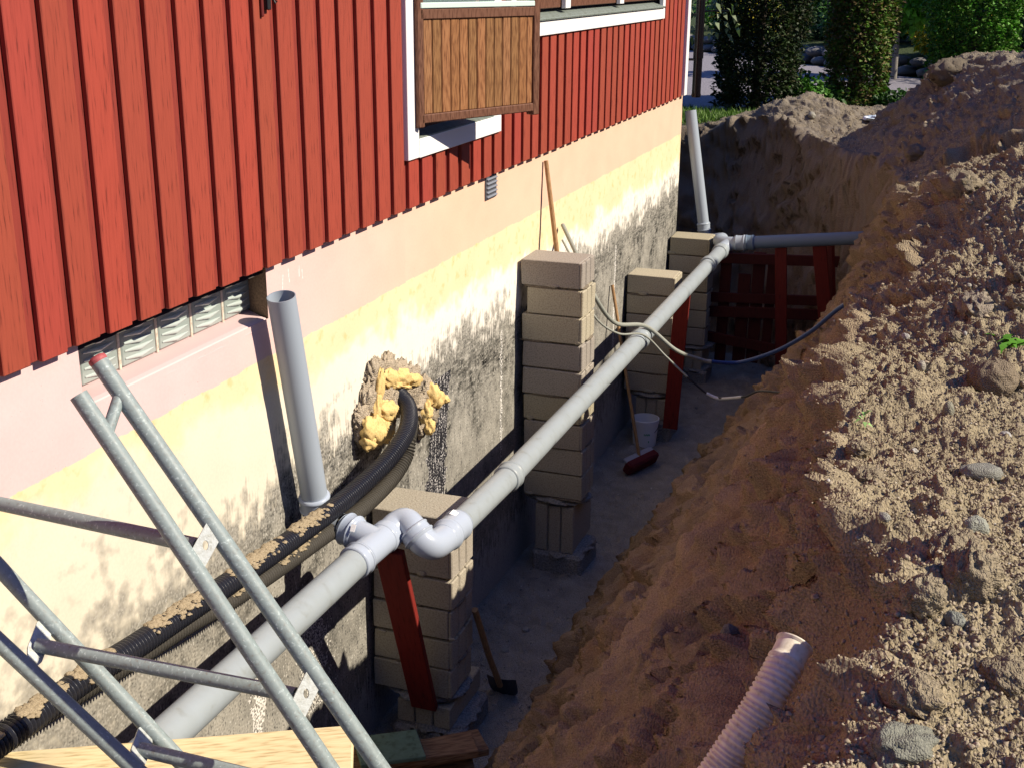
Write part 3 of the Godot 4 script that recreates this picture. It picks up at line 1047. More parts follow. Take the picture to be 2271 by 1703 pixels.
	for q in [[-4.82, -.67, .13, .05], [-4.95, -.7, .14, .06], [-4.75, -.78, .15, .06], [-5.05, -.76, .16, .07], [-4.68, -.88, .13, .06], [-5.2, -.84, .16, .06], [-5.35, -.93, .15, .06], [-4.9, -.82, .17, .08], [-5.0, -.86, .13, .07], [-4.8, -.9, .16, .08], [-5.42, -1.06, .12, .06], [-5.28, -.97, .13, .06], [-5.34, -1.1, .1, .05], [-4.9, -.95, .13, .06], [-4.66, -.82, .1, .04]]:
		hole.lump(Vector3(.012, q[1], q[0]), Vector3(q[3] * 1.5, q[2] * 1.05, q[2] * 1.3), lump_noise, .5, 16, R.randf() * 50.0, Basis(Vector3(1, 0, 0), R.randf() * 3.0), 3.2)
	var hp := obj("torn_hole", hole, M.rubble, ho)
	for q in [[-4.9, -.715, .075, .15, .035], [-5.02, -.745, .07, .17, .04], [-5.16, -.8, .05, .15, .03], [-4.95, -.76, .03, .12, .03], [-4.78, -.72, .12, .04, .03], [-4.74, -.8, .1, .035, .03], [-4.84, -.85, .07, .14, .06], [-4.71, -.9, .1, .17, .06], [-4.82, -.935, .08, .12, .05], [-4.66, -.935, .06, .1, .04], [-5.36, -.94, .1, .08, .06], [-5.44, -.985, .08, .09, .04], [-5.53, -1.02, .04, .08, .03], [-5.28, -1.0, .1, .05, .05], [-5.33, -1.1, .07, .06, .04], [-5.05, -.8, .02, .1, .03]]:
		var fb := MB.new()
		fb.lump(Vector3(.055, q[1], q[0]), Vector3(q[4] * 1.5, q[2] * (1.4 if q[0] > -4.9 else 1.15), q[3] * (1.3 if q[0] > -4.9 else 1.15)), lump_noise, .4, 16, R.randf() * 50.0, Basis(Vector3(1, 0, 0), -.35), 1.4)
		obj("foam", fb, M.foam, hp)

# ---------------------------------------------------------------- pillars
func pillar(zf: float, xr: float, ytop: float, courses: int, ch: float, lean: float, ybase: float, foot_x: float, foot_d: float, label: String) -> void:
	var g := thing("block_pillar", label, "pillar", "lightweight block pillars against the basement wall", Vector3(.2, ybase - .12, zf - .13))
	var off := g.position
	var dz := .262
	var x0 := .028
	for i in courses:
		var y1 := ytop - i * ch
		var hh := ch - .012
		var dx := lean * i * ch + R.randf_range(-.004, .004)
		var dzj := R.randf_range(-.004, .004)
		var b := MB.new()
		var xe := xr + dx
		var ll := x0 + dx
		if i == 1 and courses > 8:
			ll += .03
		var yc := y1 - hh * .5
		var wz := (dz - .018) / 3.0
		b.box(Vector3((ll + xe - .016) * .5, yc, zf - dz * .5 + dzj) - off, Vector3(xe - .016 - ll, hh, dz), .004, Basis(), .003, R)
		for s in 3:
			b.box(Vector3(xe - .009, yc, zf - wz * .5 - s * (wz + .009) + dzj) - off, Vector3(.018, hh - .002, wz), .005, Basis(), .0015, R)
		if R.randf() < .7:  # a chipped corner or a smear of mortar
			b.lump(Vector3(lerpf(ll, xe, R.randf()), yc + (hh * .5 - .008) * (1.0 if R.randf() < .5 else -1.0), zf + .001) - off, Vector3(R.randf_range(.03, .09), R.randf_range(.015, .03), .012), lump_noise, .6, 7, R.randf() * 40.0)
		obj("block", b, M.blocks[R.randi() % 5], g)
		var mo := MB.new()
		mo.box(Vector3((ll + xe) * .5 - .004, y1 - hh - .006, zf - dz * .5) - off, Vector3(xe - ll - .03, .016, dz - .03), .004)
		if i % 2 == 0:
			mo.lump(Vector3(xe - .006, y1 - hh - .004, zf - R.randf_range(.05, .2)) - off, Vector3(.03, .022, .13), lump_noise, .5, 8, R.randf() * 30.0)
			mo.lump(Vector3(lerpf(ll, xe, R.randf_range(.2, .8)), y1 - hh - .006, zf - .004) - off, Vector3(.2, .016, .014), lump_noise, .5, 8, R.randf() * 30.0)
		obj("mortar", mo, M.mortar, g)
	# turned block with its grooved end to the front, on a mortar bed
	var bb := MB.new()
	var yt := ytop - courses * ch
	bb.lump(Vector3(.24, yt - .022, zf - .16) - off, Vector3(.42, .075, .36), lump_noise, .25, 14, R.randf() * 30.0, Basis(), 2.0)
	obj("mortar_bed", bb, M.cement, g)
	var b2 := MB.new()
	var bh := yt - .045 - ybase
	var w3 := (xr - .02 - .135 - .018) / 3.0
	b2.box(Vector3((.135 + xr - .02) * .5, ybase + bh * .5, zf - .21) - off, Vector3(xr - .155, bh, .385), .006)
	for s in 3:
		b2.box(Vector3(.135 + w3 * .5 + s * (w3 + .009), ybase + bh * .5, zf - .01) - off, Vector3(w3, bh - .002, .022), .005, Basis(), .0015, R)
	obj("block", b2, M.block, g)
	var ft := MB.new()
	ft.box(Vector3((.12 + foot_x) * .5, ybase - .1, zf - foot_d * .5 + .03) - off, Vector3(foot_x - .12, .19, foot_d), .02, Basis(), .008, R)
	ft.lump(Vector3((.13 + foot_x) * .5, ybase - .012, zf - foot_d * .5 + .03) - off, Vector3(foot_x - .1, .06, foot_d * 1.02), lump_noise, .3, 16, R.randf() * 30.0, Basis(), 3.0)
	obj("footing", ft, M.cement, g)

# ---------------------------------------------------------------- pipes
func collar(mb: MB, a: Vector3, b: Vector3, r: float) -> void:
	# a push-fit socket: wider sleeve with two beads
	var path := PackedVector3Array()
	var rad := PackedFloat32Array()
	for q in [[0.0, 0.0], [.01, .006], [.18, .0075], [.2, .012], [.26, .0135], [.32, .012], [.34, .0075], [.8, .0075], [.82, .011], [.9, .011], [.92, .008], [1.0, .0065], [1.0, -.001]]:
		path.append(a.lerp(b, q[0] + (.0001 * path.size())))
		rad.append(r + q[1])
	mb.tube(path, rad, 28)

func pipes() -> void:
	var r := .0565
	# near standpipe
	var sp := thing("standpipe", "grey plastic standpipe, open at the top, leaning on the wall beside the glass blocks", "pipe", "", Vector3(.1, -1.05, -4.06))
	var o := -sp.position
	var p := MB.new()
	p.pipe(PackedVector3Array([Vector3(.1, -.079, -3.882) + o, Vector3(.1, -.5, -3.968) + o, Vector3(.1, -.985, -4.066) + o]), .0535, .0035, 36)
	obj("pipe", p, M.pvc, sp)
	p = MB.new()
	collar(p, Vector3(.1, -1.02, -4.072) + o, Vector3(.1, -.94, -4.055) + o, .0535)
	obj("socket", p, M.pvc_new, sp)
	# drain line
	var d := thing("drain_pipe", "long grey drain pipe with branch and bends running the length of the trench", "pipe", "", Vector3(.5, -1.2, -6))
	o = -d.position
	var near_a := Vector3(.415, -1.03, -1.7)
	var ya := Vector3(.37, -1.106, -3.87)
	p = MB.new()
	p.pipe(PackedVector3Array([near_a + o, near_a.lerp(ya, .5) + o, ya + o]), .059, .004, 36)
	obj("pipe", p, M.pvc_old, d)
	p = MB.new()
	var ye := Vector3(.392, -1.095, -4.1)
	p.tube(PackedVector3Array([ya + o, ya.lerp(ye, .5) + o, ye + o]), .061, 32)
	collar(p, ya.lerp(ye, .22) + o, ya.lerp(ye, -.06) + o, .058)
	var bo := Vector3(.225, -1.065, -4.062)
	var bi := Vector3(.385, -1.093, -4.03)
	p.tube(spline([bo + o, bo.lerp(bi, .5) + o, bi + o], .02), .0585, 32)
	collar(p, bo.lerp(bi, .42) + o, bo.lerp(bi, .05) + o, .058)
	p.tube(PackedVector3Array([ye.lerp(ya, .1) + o, ye.lerp(ya, .08) + o, ye.lerp(ya, -.08) + o, ye.lerp(ya, -.1) + o]), PackedFloat32Array([.06, .066, .066, .06]), 32)
	var yb := obj("branch", p, M.pvc_new, d)
	p = MB.new()
	p.box(Vector3(.3, -1.028, -3.998) + o, Vector3(.02, .002, .03), 0.0, Basis(Vector3(1, 0, 0), .9))
	obj("sticker", p, M.sticker, yb)
	p = MB.new()
	p.tube(spline([Vector3(.1, -1.02, -4.072) + o, Vector3(.112, -1.058, -4.078) + o, Vector3(.16, -1.07, -4.075) + o, bo + o], .012), .0555, 28)
	obj("bend", p, M.pvc_new, d)
	# two bends that carry the line out round the first pillar
	var s1 := [ye, Vector3(.408, -1.072, -4.165), Vector3(.44, -1.058, -4.185), Vector3(.475, -1.068, -4.17), Vector3(.5, -1.088, -4.155)]
	p = MB.new()
	var sp1 := []
	for q in s1:
		sp1.append(q + o)
	p.tube(spline(sp1, .008), .0565, 32)
	obj("bend", p, M.pvc_new, d)
	var s2 := [Vector3(.49, -1.08, -4.158), Vector3(.53, -1.112, -4.15), Vector3(.56, -1.138, -4.175), Vector3(.572, -1.149, -4.24), Vector3(.573, -1.153, -4.33), Vector3(.573, -1.156, -4.42)]
	p = MB.new()
	sp1 = []
	for q in s2:
		sp1.append(q + o)
	var pa := spline(sp1, .006)
	p.tube(pa, .0605, 32)
	collar(p, Vector3(.525, -1.108, -4.15) + o, Vector3(.483, -1.074, -4.16) + o, .0575)
	collar(p, Vector3(.5725, -1.15, -4.27) + o, Vector3(.573, -1.156, -4.44) + o, .0575)
	var b2 := obj("bend", p, M.pvc_new, d)
	p = MB.new()
	p.box(Vector3(.57, -1.088, -4.395) + o, Vector3(.03, .002, .045), 0.0, Basis(Vector3(0, 0, 1), -.2))
	obj("sticker", p, M.sticker, b2)
	var l0 := Vector3(.573, -1.158, -4.4)
	var l1 := Vector3(.57, -1.19, -5.07)
	var l2 := Vector3(.57, -1.213, -7.58)
	var l3 := Vector3(.57, -1.216, -10.55)
	for seg in [[l0, l1.lerp(l0, -.05)], [l1, l2], [l2, l3]]:
		p = MB.new()
		p.tube(PackedVector3Array([seg[0] + o, seg[0].lerp(seg[1], .5) + o, seg[1] + o]), r, 32)
		obj("pipe", p, M.pvc_old, d)
	for q in [[l1, .09], [l2, .09], [Vector3(.57, -1.212, -9.92), .08], [Vector3(.57, -1.214, -10.45), .1]]:
		p = MB.new()
		var cdir := Vector3(0, .009, .5).normalized()
		var cp: Vector3 = q[0]
		var cl: float = q[1]
		collar(p, cp - cdir * cl * .55 + o, cp + cdir * cl * .45 + o, r)
		obj("coupling", p, M.pvc_old, d)
	# far junction and the cross pipe that runs into the bank
	p = MB.new()
	p.tube(spline([Vector3(.475, -1.23, -11.07) + o, Vector3(.48, -1.21, -10.9) + o, Vector3(.53, -1.19, -10.72) + o, Vector3(.62, -1.178, -10.66) + o, Vector3(.72, -1.165, -10.65) + o], .02), .0565, 28)
	p.tube(spline([l3 + o, Vector3(.575, -1.21, -10.6) + o, Vector3(.61, -1.185, -10.655) + o, Vector3(.68, -1.17, -10.655) + o], .01), .0565, 28)
	collar(p, Vector3(.77, -1.16, -10.65) + o, Vector3(.66, -1.17, -10.65) + o, .057)
	obj("branch", p, M.pvc, d)
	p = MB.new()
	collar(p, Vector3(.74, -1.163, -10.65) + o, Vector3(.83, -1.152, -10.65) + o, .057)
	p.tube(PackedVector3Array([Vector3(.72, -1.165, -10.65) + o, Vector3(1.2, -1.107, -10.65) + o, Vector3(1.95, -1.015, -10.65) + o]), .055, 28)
	obj("pipe", p, M.pvc_shaded, d)
	# far standpipe under the rain pipe
	var f := thing("standpipe", "tall grey standpipe leaning below the dark rain pipe at the far corner", "pipe", "", Vector3(.26, -1.2, -11.1))
	o = -f.position
	p = MB.new()
	p.pipe(PackedVector3Array([Vector3(.052, -.138, -11.42) + o, Vector3(.155, -.69, -11.385) + o, Vector3(.256, -1.23, -11.35) + o]), .052, .004, 28)
	obj("pipe", p, M.pvc, f)
	p = MB.new()
	collar(p, Vector3(.257, -1.24, -11.35) + o, Vector3(.24, -1.15, -11.356) + o, .052)
	p.tube(spline([Vector3(.256, -1.23, -11.35) + o, Vector3(.275, -1.29, -11.345) + o, Vector3(.34, -1.29, -11.3) + o, Vector3(.44, -1.255, -11.2) + o, Vector3(.475, -1.23, -11.05) + o], .02), .054, 20)
	obj("bend", p, M.pvc, f)

func corrugated(pts: Array, r: float, label: String, sand: int, m: Material) -> void:
	var a: Vector3 = pts[0]
	var t := thing("corrugated_pipe", label, "pipe", "", a)
	var rel := []
	for q in pts:
		rel.append(q - a)
	var sm := spline(rel, .01)
	var ln := 0.0
	var path := PackedVector3Array()
	var rad := PackedFloat32Array()
	var nx := 0.0
	for i in sm.size() - 1:
		var seg := sm[i].distance_to(sm[i + 1])
		while nx <= ln + seg:
			path.append(sm[i].lerp(sm[i + 1], (nx - ln) / seg))
			var ph := fmod(nx / .0145, 1.0)
			rad.append(r + (.0035 if ph < .5 else -.0048))
			nx += .0145 / 4.0
		ln += seg
	var p := MB.new()
	p.tube(path, rad, 20)
	obj("ribbed_hose", p, m, t)
	if sand > 0:
		var mb := MB.new()
		mb.lump(Vector3.ZERO, Vector3(1, .7, 1), lump_noise, .55, 6, 5.0, Basis(), 1.6)
		var mm := MultiMesh.new()
		mm.transform_format = MultiMesh.TRANSFORM_3D
		mm.mesh = mb.mesh()
		var tr := []
		while tr.size() < sand:
			var k := R.randi_range(int(path.size() * .36), path.size() - 1)
			var w := lump_noise.get_noise_1d(path[k].z * 5.0 + r * 100.0)
			var ed := smoothstep(.75, 1.0, float(k) / path.size())
			if w + ed * .6 < R.randf_range(-.05, .3):
				continue
			var s := R.randf_range(.006, .02) * (1.0 + ed * .5)
			var an := R.randfn(0.15, .4)
			var q := path[k] + Vector3(sin(an) * r, cos(an) * r, 0) * 1.02
			tr.append(Transform3D(Basis.from_euler(Vector3(R.randf() * 6.0, R.randf() * 6.0, 0)).scaled(Vector3(s * 1.6, s * .8, s * 1.6)), q))
		mm.instance_count = tr.size()
		for i in tr.size():
			mm.set_instance_transform(i, tr[i])
		var o := MultiMeshInstance3D.new()
		o.multimesh = mm
		o.material_override = M.sand
		o.name = "sand"
		t.add_child(o, true)
		o.set_meta("kind", "stuff")

# ---------------------------------------------------------------- scaffold
func scaffold() -> void:
	var s := thing("scaffold_frame", "paint-spattered galvanised scaffold frame of paired tubes leaning across the trench", "scaffold")
	var A0 := Vector3(.554, .139, -2.185)
	var A1 := Vector3(1.139, -.714, -2.201)
	var B0 := Vector3(.554, .201, -2.262)
	var B1 := Vector3(1.233, -.743, -2.28)
	var C0 := Vector3(.17, -.412, -2.279)
	var C1 := Vector3(.672, -.888, -2.288)
	var D0 := Vector3(.274, -.533, -2.139)
	var D1 := Vector3(.612, -.816, -2.158)
	var dA := (A1 - A0).normalized()
	var dB := (B1 - B0).normalized()
	var dC := (C1 - C0).normalized()
	var dD := (D1 - D0).normalized()
	var r := .0212
	var t := MB.new()
	t.pipe(PackedVector3Array([A0, A0.lerp(A1, .5), A1 + dA * .72]), r, .003, 24)
	obj("tube", t, M.galv, s)
	t = MB.new()
	t.pipe(PackedVector3Array([B0, B0.lerp(B1, .5), B1 + dB * .62]), r, .003, 24)
	obj("tube", t, M.galv, s)
	t = MB.new()
	t.pipe(PackedVector3Array([C0 - dC * .25, C0.lerp(C1, .5), C1 + dC * .75]), r, .003, 24)
	obj("tube", t, M.galv, s)
	t = MB.new()
	t.pipe(PackedVector3Array([D0 - dD * .3, D0.lerp(D1, .5), D1 + dD * .85]), r, .003, 24)
	obj("tube", t, M.galv, s)
	# red crimped end of one tube
	t = MB.new()
	var ce := B0 - dB * .004
	t.tube(PackedVector3Array([ce + dB * .012, ce + dB * .006, ce, ce - dB * .004]), PackedFloat32Array([.0215, .0225, .021, .012]), 20)
	t.tube(PackedVector3Array([ce - dB * .004, ce + dB * .02]), PackedFloat32Array([.012, .008]), 12, true)
	obj("end_cap", t, M.redcap, s)
	t = MB.new()
	t.tube(PackedVector3Array([Vector3(.617, .05, -2.19), Vector3(.609, .125, -2.262)]), .0145, 18)
	obj("spacer", t, M.galv, s)
	# rungs
	for q in [[Vector3(.155, -.287, -2.318) - Vector3(.3, -.03, .033), Vector3(.8, -.223, -2.243)], [Vector3(.325, -.566, -2.208), Vector3(1.035, -.58, -2.252)], [Vector3(.603, -.81, -2.213), Vector3(1.29, -.84, -2.25)]]:
		t = MB.new()
		var a: Vector3 = q[0]
		var b: Vector3 = q[1]
		t.pipe(PackedVector3Array([a, a.lerp(b, .5), b]), .0185, .003, 24)
		obj("rung", t, M.galv, s)
	# gusset plates with a hole, joining each pair of tubes
	for q in [[Vector3(.822, -.25, -2.188), Vector3(.842, -.17, -2.268), dA], [Vector3(1.066, -.592, -2.195), Vector3(1.083, -.52, -2.272), dA], [Vector3(.34, -.59, -2.16), Vector3(.298, -.54, -2.28), dC], [Vector3(.625, -.815, -2.16), Vector3(.575, -.8, -2.283), dC]]:
		var a: Vector3 = q[0]
		var b: Vector3 = q[1]
		var al: Vector3 = q[2]
		t = MB.new()
		var y := (b - a).normalized()
		var nn := y.cross(al).normalized()
		var x := al
		var L := a.distance_to(b)
		var hw := .026
		var hr := .0095
		var m := (a + b) * .5
		for sd in 2:
			var sg := 1.0 if sd == 0 else -1.0
			var oo := nn * (.003 * sg)
			for k in 16:
				var a0 := TAU * k / 16.0 + PI / 16.0
				var a1 := TAU * (k + 1) / 16.0 + PI / 16.0
				var e0 := edge_pt(a0, hw, L * .5)
				var e1 := edge_pt(a1, hw, L * .5)
				t.poly(PackedVector3Array([m + oo + x * cos(a0) * hr + y * sin(a0) * hr, m + oo + x * e0.x + y * e0.y, m + oo + x * e1.x + y * e1.y, m + oo + x * cos(a1) * hr + y * sin(a1) * hr]), nn * sg)
		for k in 16:
			var a0 := TAU * k / 16.0 + PI / 16.0
			var a1 := TAU * (k + 1) / 16.0 + PI / 16.0
			var e0 := edge_pt(a0, hw, L * .5)
			var e1 := edge_pt(a1, hw, L * .5)
			t.poly(PackedVector3Array([m + nn * .003 + x * e0.x + y * e0.y, m - nn * .003 + x * e0.x + y * e0.y, m - nn * .003 + x * e1.x + y * e1.y, m + nn * .003 + x * e1.x + y * e1.y]), x * e0.x + y * e0.y)
			t.poly(PackedVector3Array([m + nn * .003 + x * cos(a0) * hr + y * sin(a0) * hr, m - nn * .003 + x * cos(a0) * hr + y * sin(a0) * hr, m - nn * .003 + x * cos(a1) * hr + y * sin(a1) * hr, m + nn * .003 + x * cos(a1) * hr + y * sin(a1) * hr]), -(x * cos(a0) + y * sin(a0)))
		obj("gusset_plate", t, M.plate, s)

func edge_pt(a: float, hw: float, hl: float) -> Vector2:
	var c := cos(a)
	var s := sin(a)
	var k := minf(hw / maxf(absf(c), 1e-4), hl / maxf(absf(s), 1e-4))
	return Vector2(c * k, s * k)

# ---------------------------------------------------------------- loose things in the trench
func plank_thing(called: String, a: Vector3, b: Vector3, w: float, t: float, face: Vector3, m: Material, label: String, category := "plank", group := "") -> Node3D:
	var at := a if a.y < b.y else b
	var mb := MB.new()
	mb.bar(Vector3.ZERO, Vector3(0, a.distance_to(b), 0), w, t, Vector3(0, 0, 1), .003)
	var o := obj(called, mb, m)
	var y := (b - a).normalized()
	var x := y.cross(face).normalized()
	o.transform = Transform3D(Basis(x, y, x.cross(y)), a)
	tag(o, label, category, group)
	return o

func trench_things() -> void:
	plank_thing("red_plank", Vector3(.295, -2.255, -4.675), Vector3(.395, -1.162, -4.12), .124, .032, Vector3(.1, .45, 1), M.red_plank, "red plank propped under the pipe branch, leaning on the nearest pillar", "plank", "red planks propping the drain pipe")
	plank_thing("red_plank", Vector3(.445, -2.45, -9.33), Vector3(.515, -1.265, -9.22), .118, .03, Vector3(.1, .1, 1), M.red_plank, "red plank propping the long pipe in front of the third pillar", "plank", "red planks propping the drain pipe")
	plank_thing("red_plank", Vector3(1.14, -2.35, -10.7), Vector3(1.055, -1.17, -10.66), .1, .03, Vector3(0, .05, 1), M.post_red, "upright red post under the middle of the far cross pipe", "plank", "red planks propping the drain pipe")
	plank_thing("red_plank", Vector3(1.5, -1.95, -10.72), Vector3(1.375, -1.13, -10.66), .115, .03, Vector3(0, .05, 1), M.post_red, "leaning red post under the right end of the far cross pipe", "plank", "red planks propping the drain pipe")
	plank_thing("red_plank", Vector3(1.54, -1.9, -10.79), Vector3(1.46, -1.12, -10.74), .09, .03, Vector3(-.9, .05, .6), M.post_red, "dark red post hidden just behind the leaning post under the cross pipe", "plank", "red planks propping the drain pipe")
	# an old red fence panel set in the far end of the pit
	var fp := thing("fence_panel", "old red fence panels standing in the dark far end of the trench", "fence", "", Vector3(.9, -2.4, -11.15))
	var o := -fp.position
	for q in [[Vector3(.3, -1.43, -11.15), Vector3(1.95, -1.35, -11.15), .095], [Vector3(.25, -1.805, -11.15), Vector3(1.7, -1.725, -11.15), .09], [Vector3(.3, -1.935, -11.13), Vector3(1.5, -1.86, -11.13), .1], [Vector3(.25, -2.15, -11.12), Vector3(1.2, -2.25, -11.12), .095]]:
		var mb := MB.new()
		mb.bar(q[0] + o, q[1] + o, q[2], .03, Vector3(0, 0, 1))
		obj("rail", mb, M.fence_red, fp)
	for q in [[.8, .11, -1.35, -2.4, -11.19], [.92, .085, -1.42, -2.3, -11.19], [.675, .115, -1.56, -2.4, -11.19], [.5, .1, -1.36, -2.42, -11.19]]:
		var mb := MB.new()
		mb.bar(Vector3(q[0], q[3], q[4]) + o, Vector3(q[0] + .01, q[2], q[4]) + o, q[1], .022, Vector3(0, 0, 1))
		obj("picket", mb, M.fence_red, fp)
	# boards in the foreground
	var bm := MB.new()
	bm.box(Vector3(.035, 0, 0), Vector3(1.22, .032, .24), .004)
	var pl := obj("plank", bm, M.pine)
	pl.transform = Transform3D(Basis(Vector3.UP, .445), Vector3(.42, -1.0, -2.318))
	pl.rotation.z = .03
	tag(pl, "long fresh yellow plank laid across the trench over the near drain pipe", "plank")
	bm = MB.new()
	bm.box(Vector3.ZERO, Vector3(.27, .02, .2), .003)
	var gb := obj("green_board", bm, M.greenboard)
	gb.transform = Transform3D(Basis(Vector3.UP, .62) * Basis(Vector3(0, 0, 1), -.03), Vector3(.43, -2.015, -4.0))
	tag(gb, "pale green board offcut lying on brown boards before the nearest pillar", "board")
	var st := [[.44, -2.065, -4.02, .7, .14, .6, "brown board with a rough edge just under the green offcut"], [.5, -2.11, -4.12, .6, .16, .68, "long brown board sticking out beyond the green offcut"], [.46, -2.17, -4.05, .62, .2, .5, "brown board third from the top of the offcut stack"]]
	for q in st:
		bm = MB.new()
		bm.box(Vector3.ZERO, Vector3(q[3], .035, q[4]), .004)
		var b := obj("brown_board", bm, M.brownboard)
		b.transform = Transform3D(Basis(Vector3.UP, q[5]), Vector3(q[0], q[1], q[2]))
		tag(b, q[6], "board", "brown boards stacked below the green offcut")
	bm = MB.new()
	bm.box(Vector3.ZERO, Vector3(.4, .28, .3), .01)
	var cr := obj("wood_block", bm, M.brownboard)
	cr.position = Vector3(.4, -2.33, -4.05)
	tag(cr, "rough wooden block carrying the stack of brown boards", "block")
	# broom
	var br := thing("broom", "dark red broom with a long wooden handle leaning on the wall beside the bucket", "broom", "", Vector3(.345, -2.56, -8.69))
	o = -br.position
	var t := MB.new()
	t.tube(PackedVector3Array([Vector3(.345, -2.47, -8.7) + o, Vector3(.18, -1.85, -8.83) + o, Vector3(.02, -1.21, -8.95) + o]), .0125, 14, false, true)
	obj("handle", t, M.handle, br)
	t = MB.new()
	t.box(Vector3(.338, -2.468, -8.71) + o, Vector3(.05, .022, .36), .006, Basis(Vector3.UP, -.37) * Basis(Vector3(0, 0, 1), -.5))
	obj("head", t, mat(lin(.3, .3, .33), .5), br)
	t = MB.new()
	t.box(Vector3(.362, -2.52, -8.7) + o, Vector3(.075, .1, .37), .014, Basis(Vector3.UP, -.37) * Basis(Vector3(0, 0, 1), -.4))
	obj("bristles", t, mat(lin(.09, .008, .012), .9), br)
	# shovel
	var sv := thing("shovel", "shovel with a wooden shaft standing in the trench floor behind the nearest pillar", "shovel", "", Vector3(.47, -2.46, -5.26))
	o = -sv.position
	t = MB.new()
	t.tube(PackedVector3Array([Vector3(.478, -2.42, -5.22) + o, Vector3(.466, -2.2, -5.1) + o, Vector3(.452, -1.84, -4.93) + o]), .016, 14, false, true)
	obj("shaft", t, M.handle, sv)
	t = MB.new()
	var bl := []
	for j in 5:
		var row := []
		for i in 5:
			var uu := (i - 2) / 2.0
			var vv := j / 4.0
			var hw := .08 * (1.0 if vv < .7 else 1.0 - (vv - .7) * 1.2)
			row.append(Vector3(.478 + uu * hw, -2.38 - vv * .14, -5.215 - .02 * uu * uu - vv * .06) + o)
		bl.append(row)
	for j in 4:
		for i in 4:
			t.poly(PackedVector3Array([bl[j][i], bl[j][i + 1], bl[j + 1][i + 1], bl[j + 1][i]]), Vector3(0, .3, 1))
	obj("blade", t, M.iron, sv)
	# leaning pole by the second pillar
	t = MB.new()
	t.tube(PackedVector3Array([Vector3(.325, -1.74, -7.085), Vector3(.16, -.85, -7.19), Vector3(.018, -.04, -7.262)]), PackedFloat32Array([.016, .016, .0135]), 14, false, true)
	tag(obj("wooden_pole", t, M.handle), "plain wooden pole leaning on the yellow render behind the tallest pillar", "pole")
	# bucket
	var bk := thing("bucket", "white plastic bucket with faint green print standing on the trench floor", "bucket", "", Vector3(.255, -2.585, -9.25))
	t = MB.new()
	var prof := [[.0, .088], [.004, .092], [.19, .107], [.192, .112], [.225, .114], [.228, .112], [.228, .105], [.01, .088]]
	var pth := PackedVector3Array()
	var rd := PackedFloat32Array()
	for q in prof:
		pth.append(Vector3(0, q[0] + .00005 * pth.size(), 0))
		rd.append(q[1])
	for i in prof.size() - 1:
		t.tube(PackedVector3Array([pth[i], pth[i + 1] + Vector3(0, .00001, 0)]), PackedFloat32Array([rd[i], rd[i + 1]]), 32, i >= 5)
	var disc := PackedVector3Array()
	for i in 32:
		disc.append(Vector3(cos(TAU * i / 32) * .089, .008, sin(TAU * i / 32) * .089))
	t.poly(disc, Vector3.UP)
	obj("pail", t, M.bucket, bk)
	t = MB.new()
	for i in 9:
		var an := .95 + i * .055
		t.box(Vector3(cos(an) * .1045, .115 + .002 * (i % 3), sin(an) * .1045), Vector3(.002, .012 + .004 * (i % 2), .004), 0.0, Basis(Vector3.UP, -an))
	t.box(Vector3(cos(1.0) * .099, .055, sin(1.0) * .099), Vector3(.002, .014, .008), 0.0, Basis(Vector3.UP, -1.0))
	obj("print", t, mat(lin(.1, .35, .2), .5), bk)
	t = MB.new()
	var hd := PackedVector3Array()
	for i in 17:
		var an := PI * i / 16.0
		hd.append(Vector3(-cos(an) * .115, .19 - sin(an) * .1, .02 + sin(an) * .075 - .02))
	t.tube(hd, .0025, 6)
	obj("handle", t, M.iron, bk)
	# hose: grey part over the pipe, blue part into the bank
	var hz := thing("water_hose", "hose hanging over the long pipe, grey and lichened, then blue into the bank", "hose")
	t = MB.new()
	t.tube(spline([Vector3(.03, -.5, -7.6), Vector3(.25, -.68, -7.3), Vector3(.40, -.815, -7.085), Vector3(.47, -1.045, -7.34), Vector3(.595, -1.14, -7.66), Vector3(.78, -1.31, -7.76), Vector3(.9, -1.449, -8.05), Vector3(.96, -1.47, -8.1)], .02), .0135, 14)
	obj("grey_length", t, M.hose_grey, hz)
	t = MB.new()
	t.tube(spline([Vector3(.96, -1.47, -8.1), Vector3(1.13, -1.5, -8.25), Vector3(1.41, -1.31, -7.98), Vector3(1.65, -1.045, -7.55), Vector3(1.8, -.825, -7.2), Vector3(1.87, -.73, -7.05), Vector3(2.0, -.6, -6.9)], .02), .0135, 14)
	obj("blue_length", t, M.blue, hz)
	var cb := thing("cable", "thin dark cable with a white sleeve hanging below the hose", "cable")
	t = MB.new()
	t.tube(spline([Vector3(.03, -.6, -7.6), Vector3(.25, -.76, -7.3), Vector3(.40, -.94, -7.09), Vector3(.5, -1.1, -7.3), Vector3(.62, -1.153, -7.5), Vector3(.75, -1.31, -7.6), Vector3(.9, -1.43, -7.59)], .02), .0068, 10)
	obj("dusty_length", t, M.hose_grey, cb)
	t = MB.new()
	t.tube(spline([Vector3(.9, -1.43, -7.59), Vector3(1.03, -1.555, -7.66), Vector3(1.15, -1.55, -7.6), Vector3(1.32, -1.42, -7.3), Vector3(1.445, -1.27, -6.99), Vector3(1.6, -1.2, -6.8)], .02), .0068, 10)
	obj("bare_length", t, M.cable, cb)
	t = MB.new()
	t.tube(spline([Vector3(1.02, -1.548, -7.657), Vector3(1.09, -1.57, -7.65), Vector3(1.15, -1.55, -7.6), Vector3(1.3, -1.437, -7.34)], .02), .01, 10)
	obj("sleeve", t, M.sleeve, cb)
	# white ribbed land drain lying on the bank
	var ld := thing("land_drain", "white ribbed drain hose with an open mouth lying on the earth bank", "drain hose", "", Vector3(2.12, -.36, -2.56))
	o = -ld.position
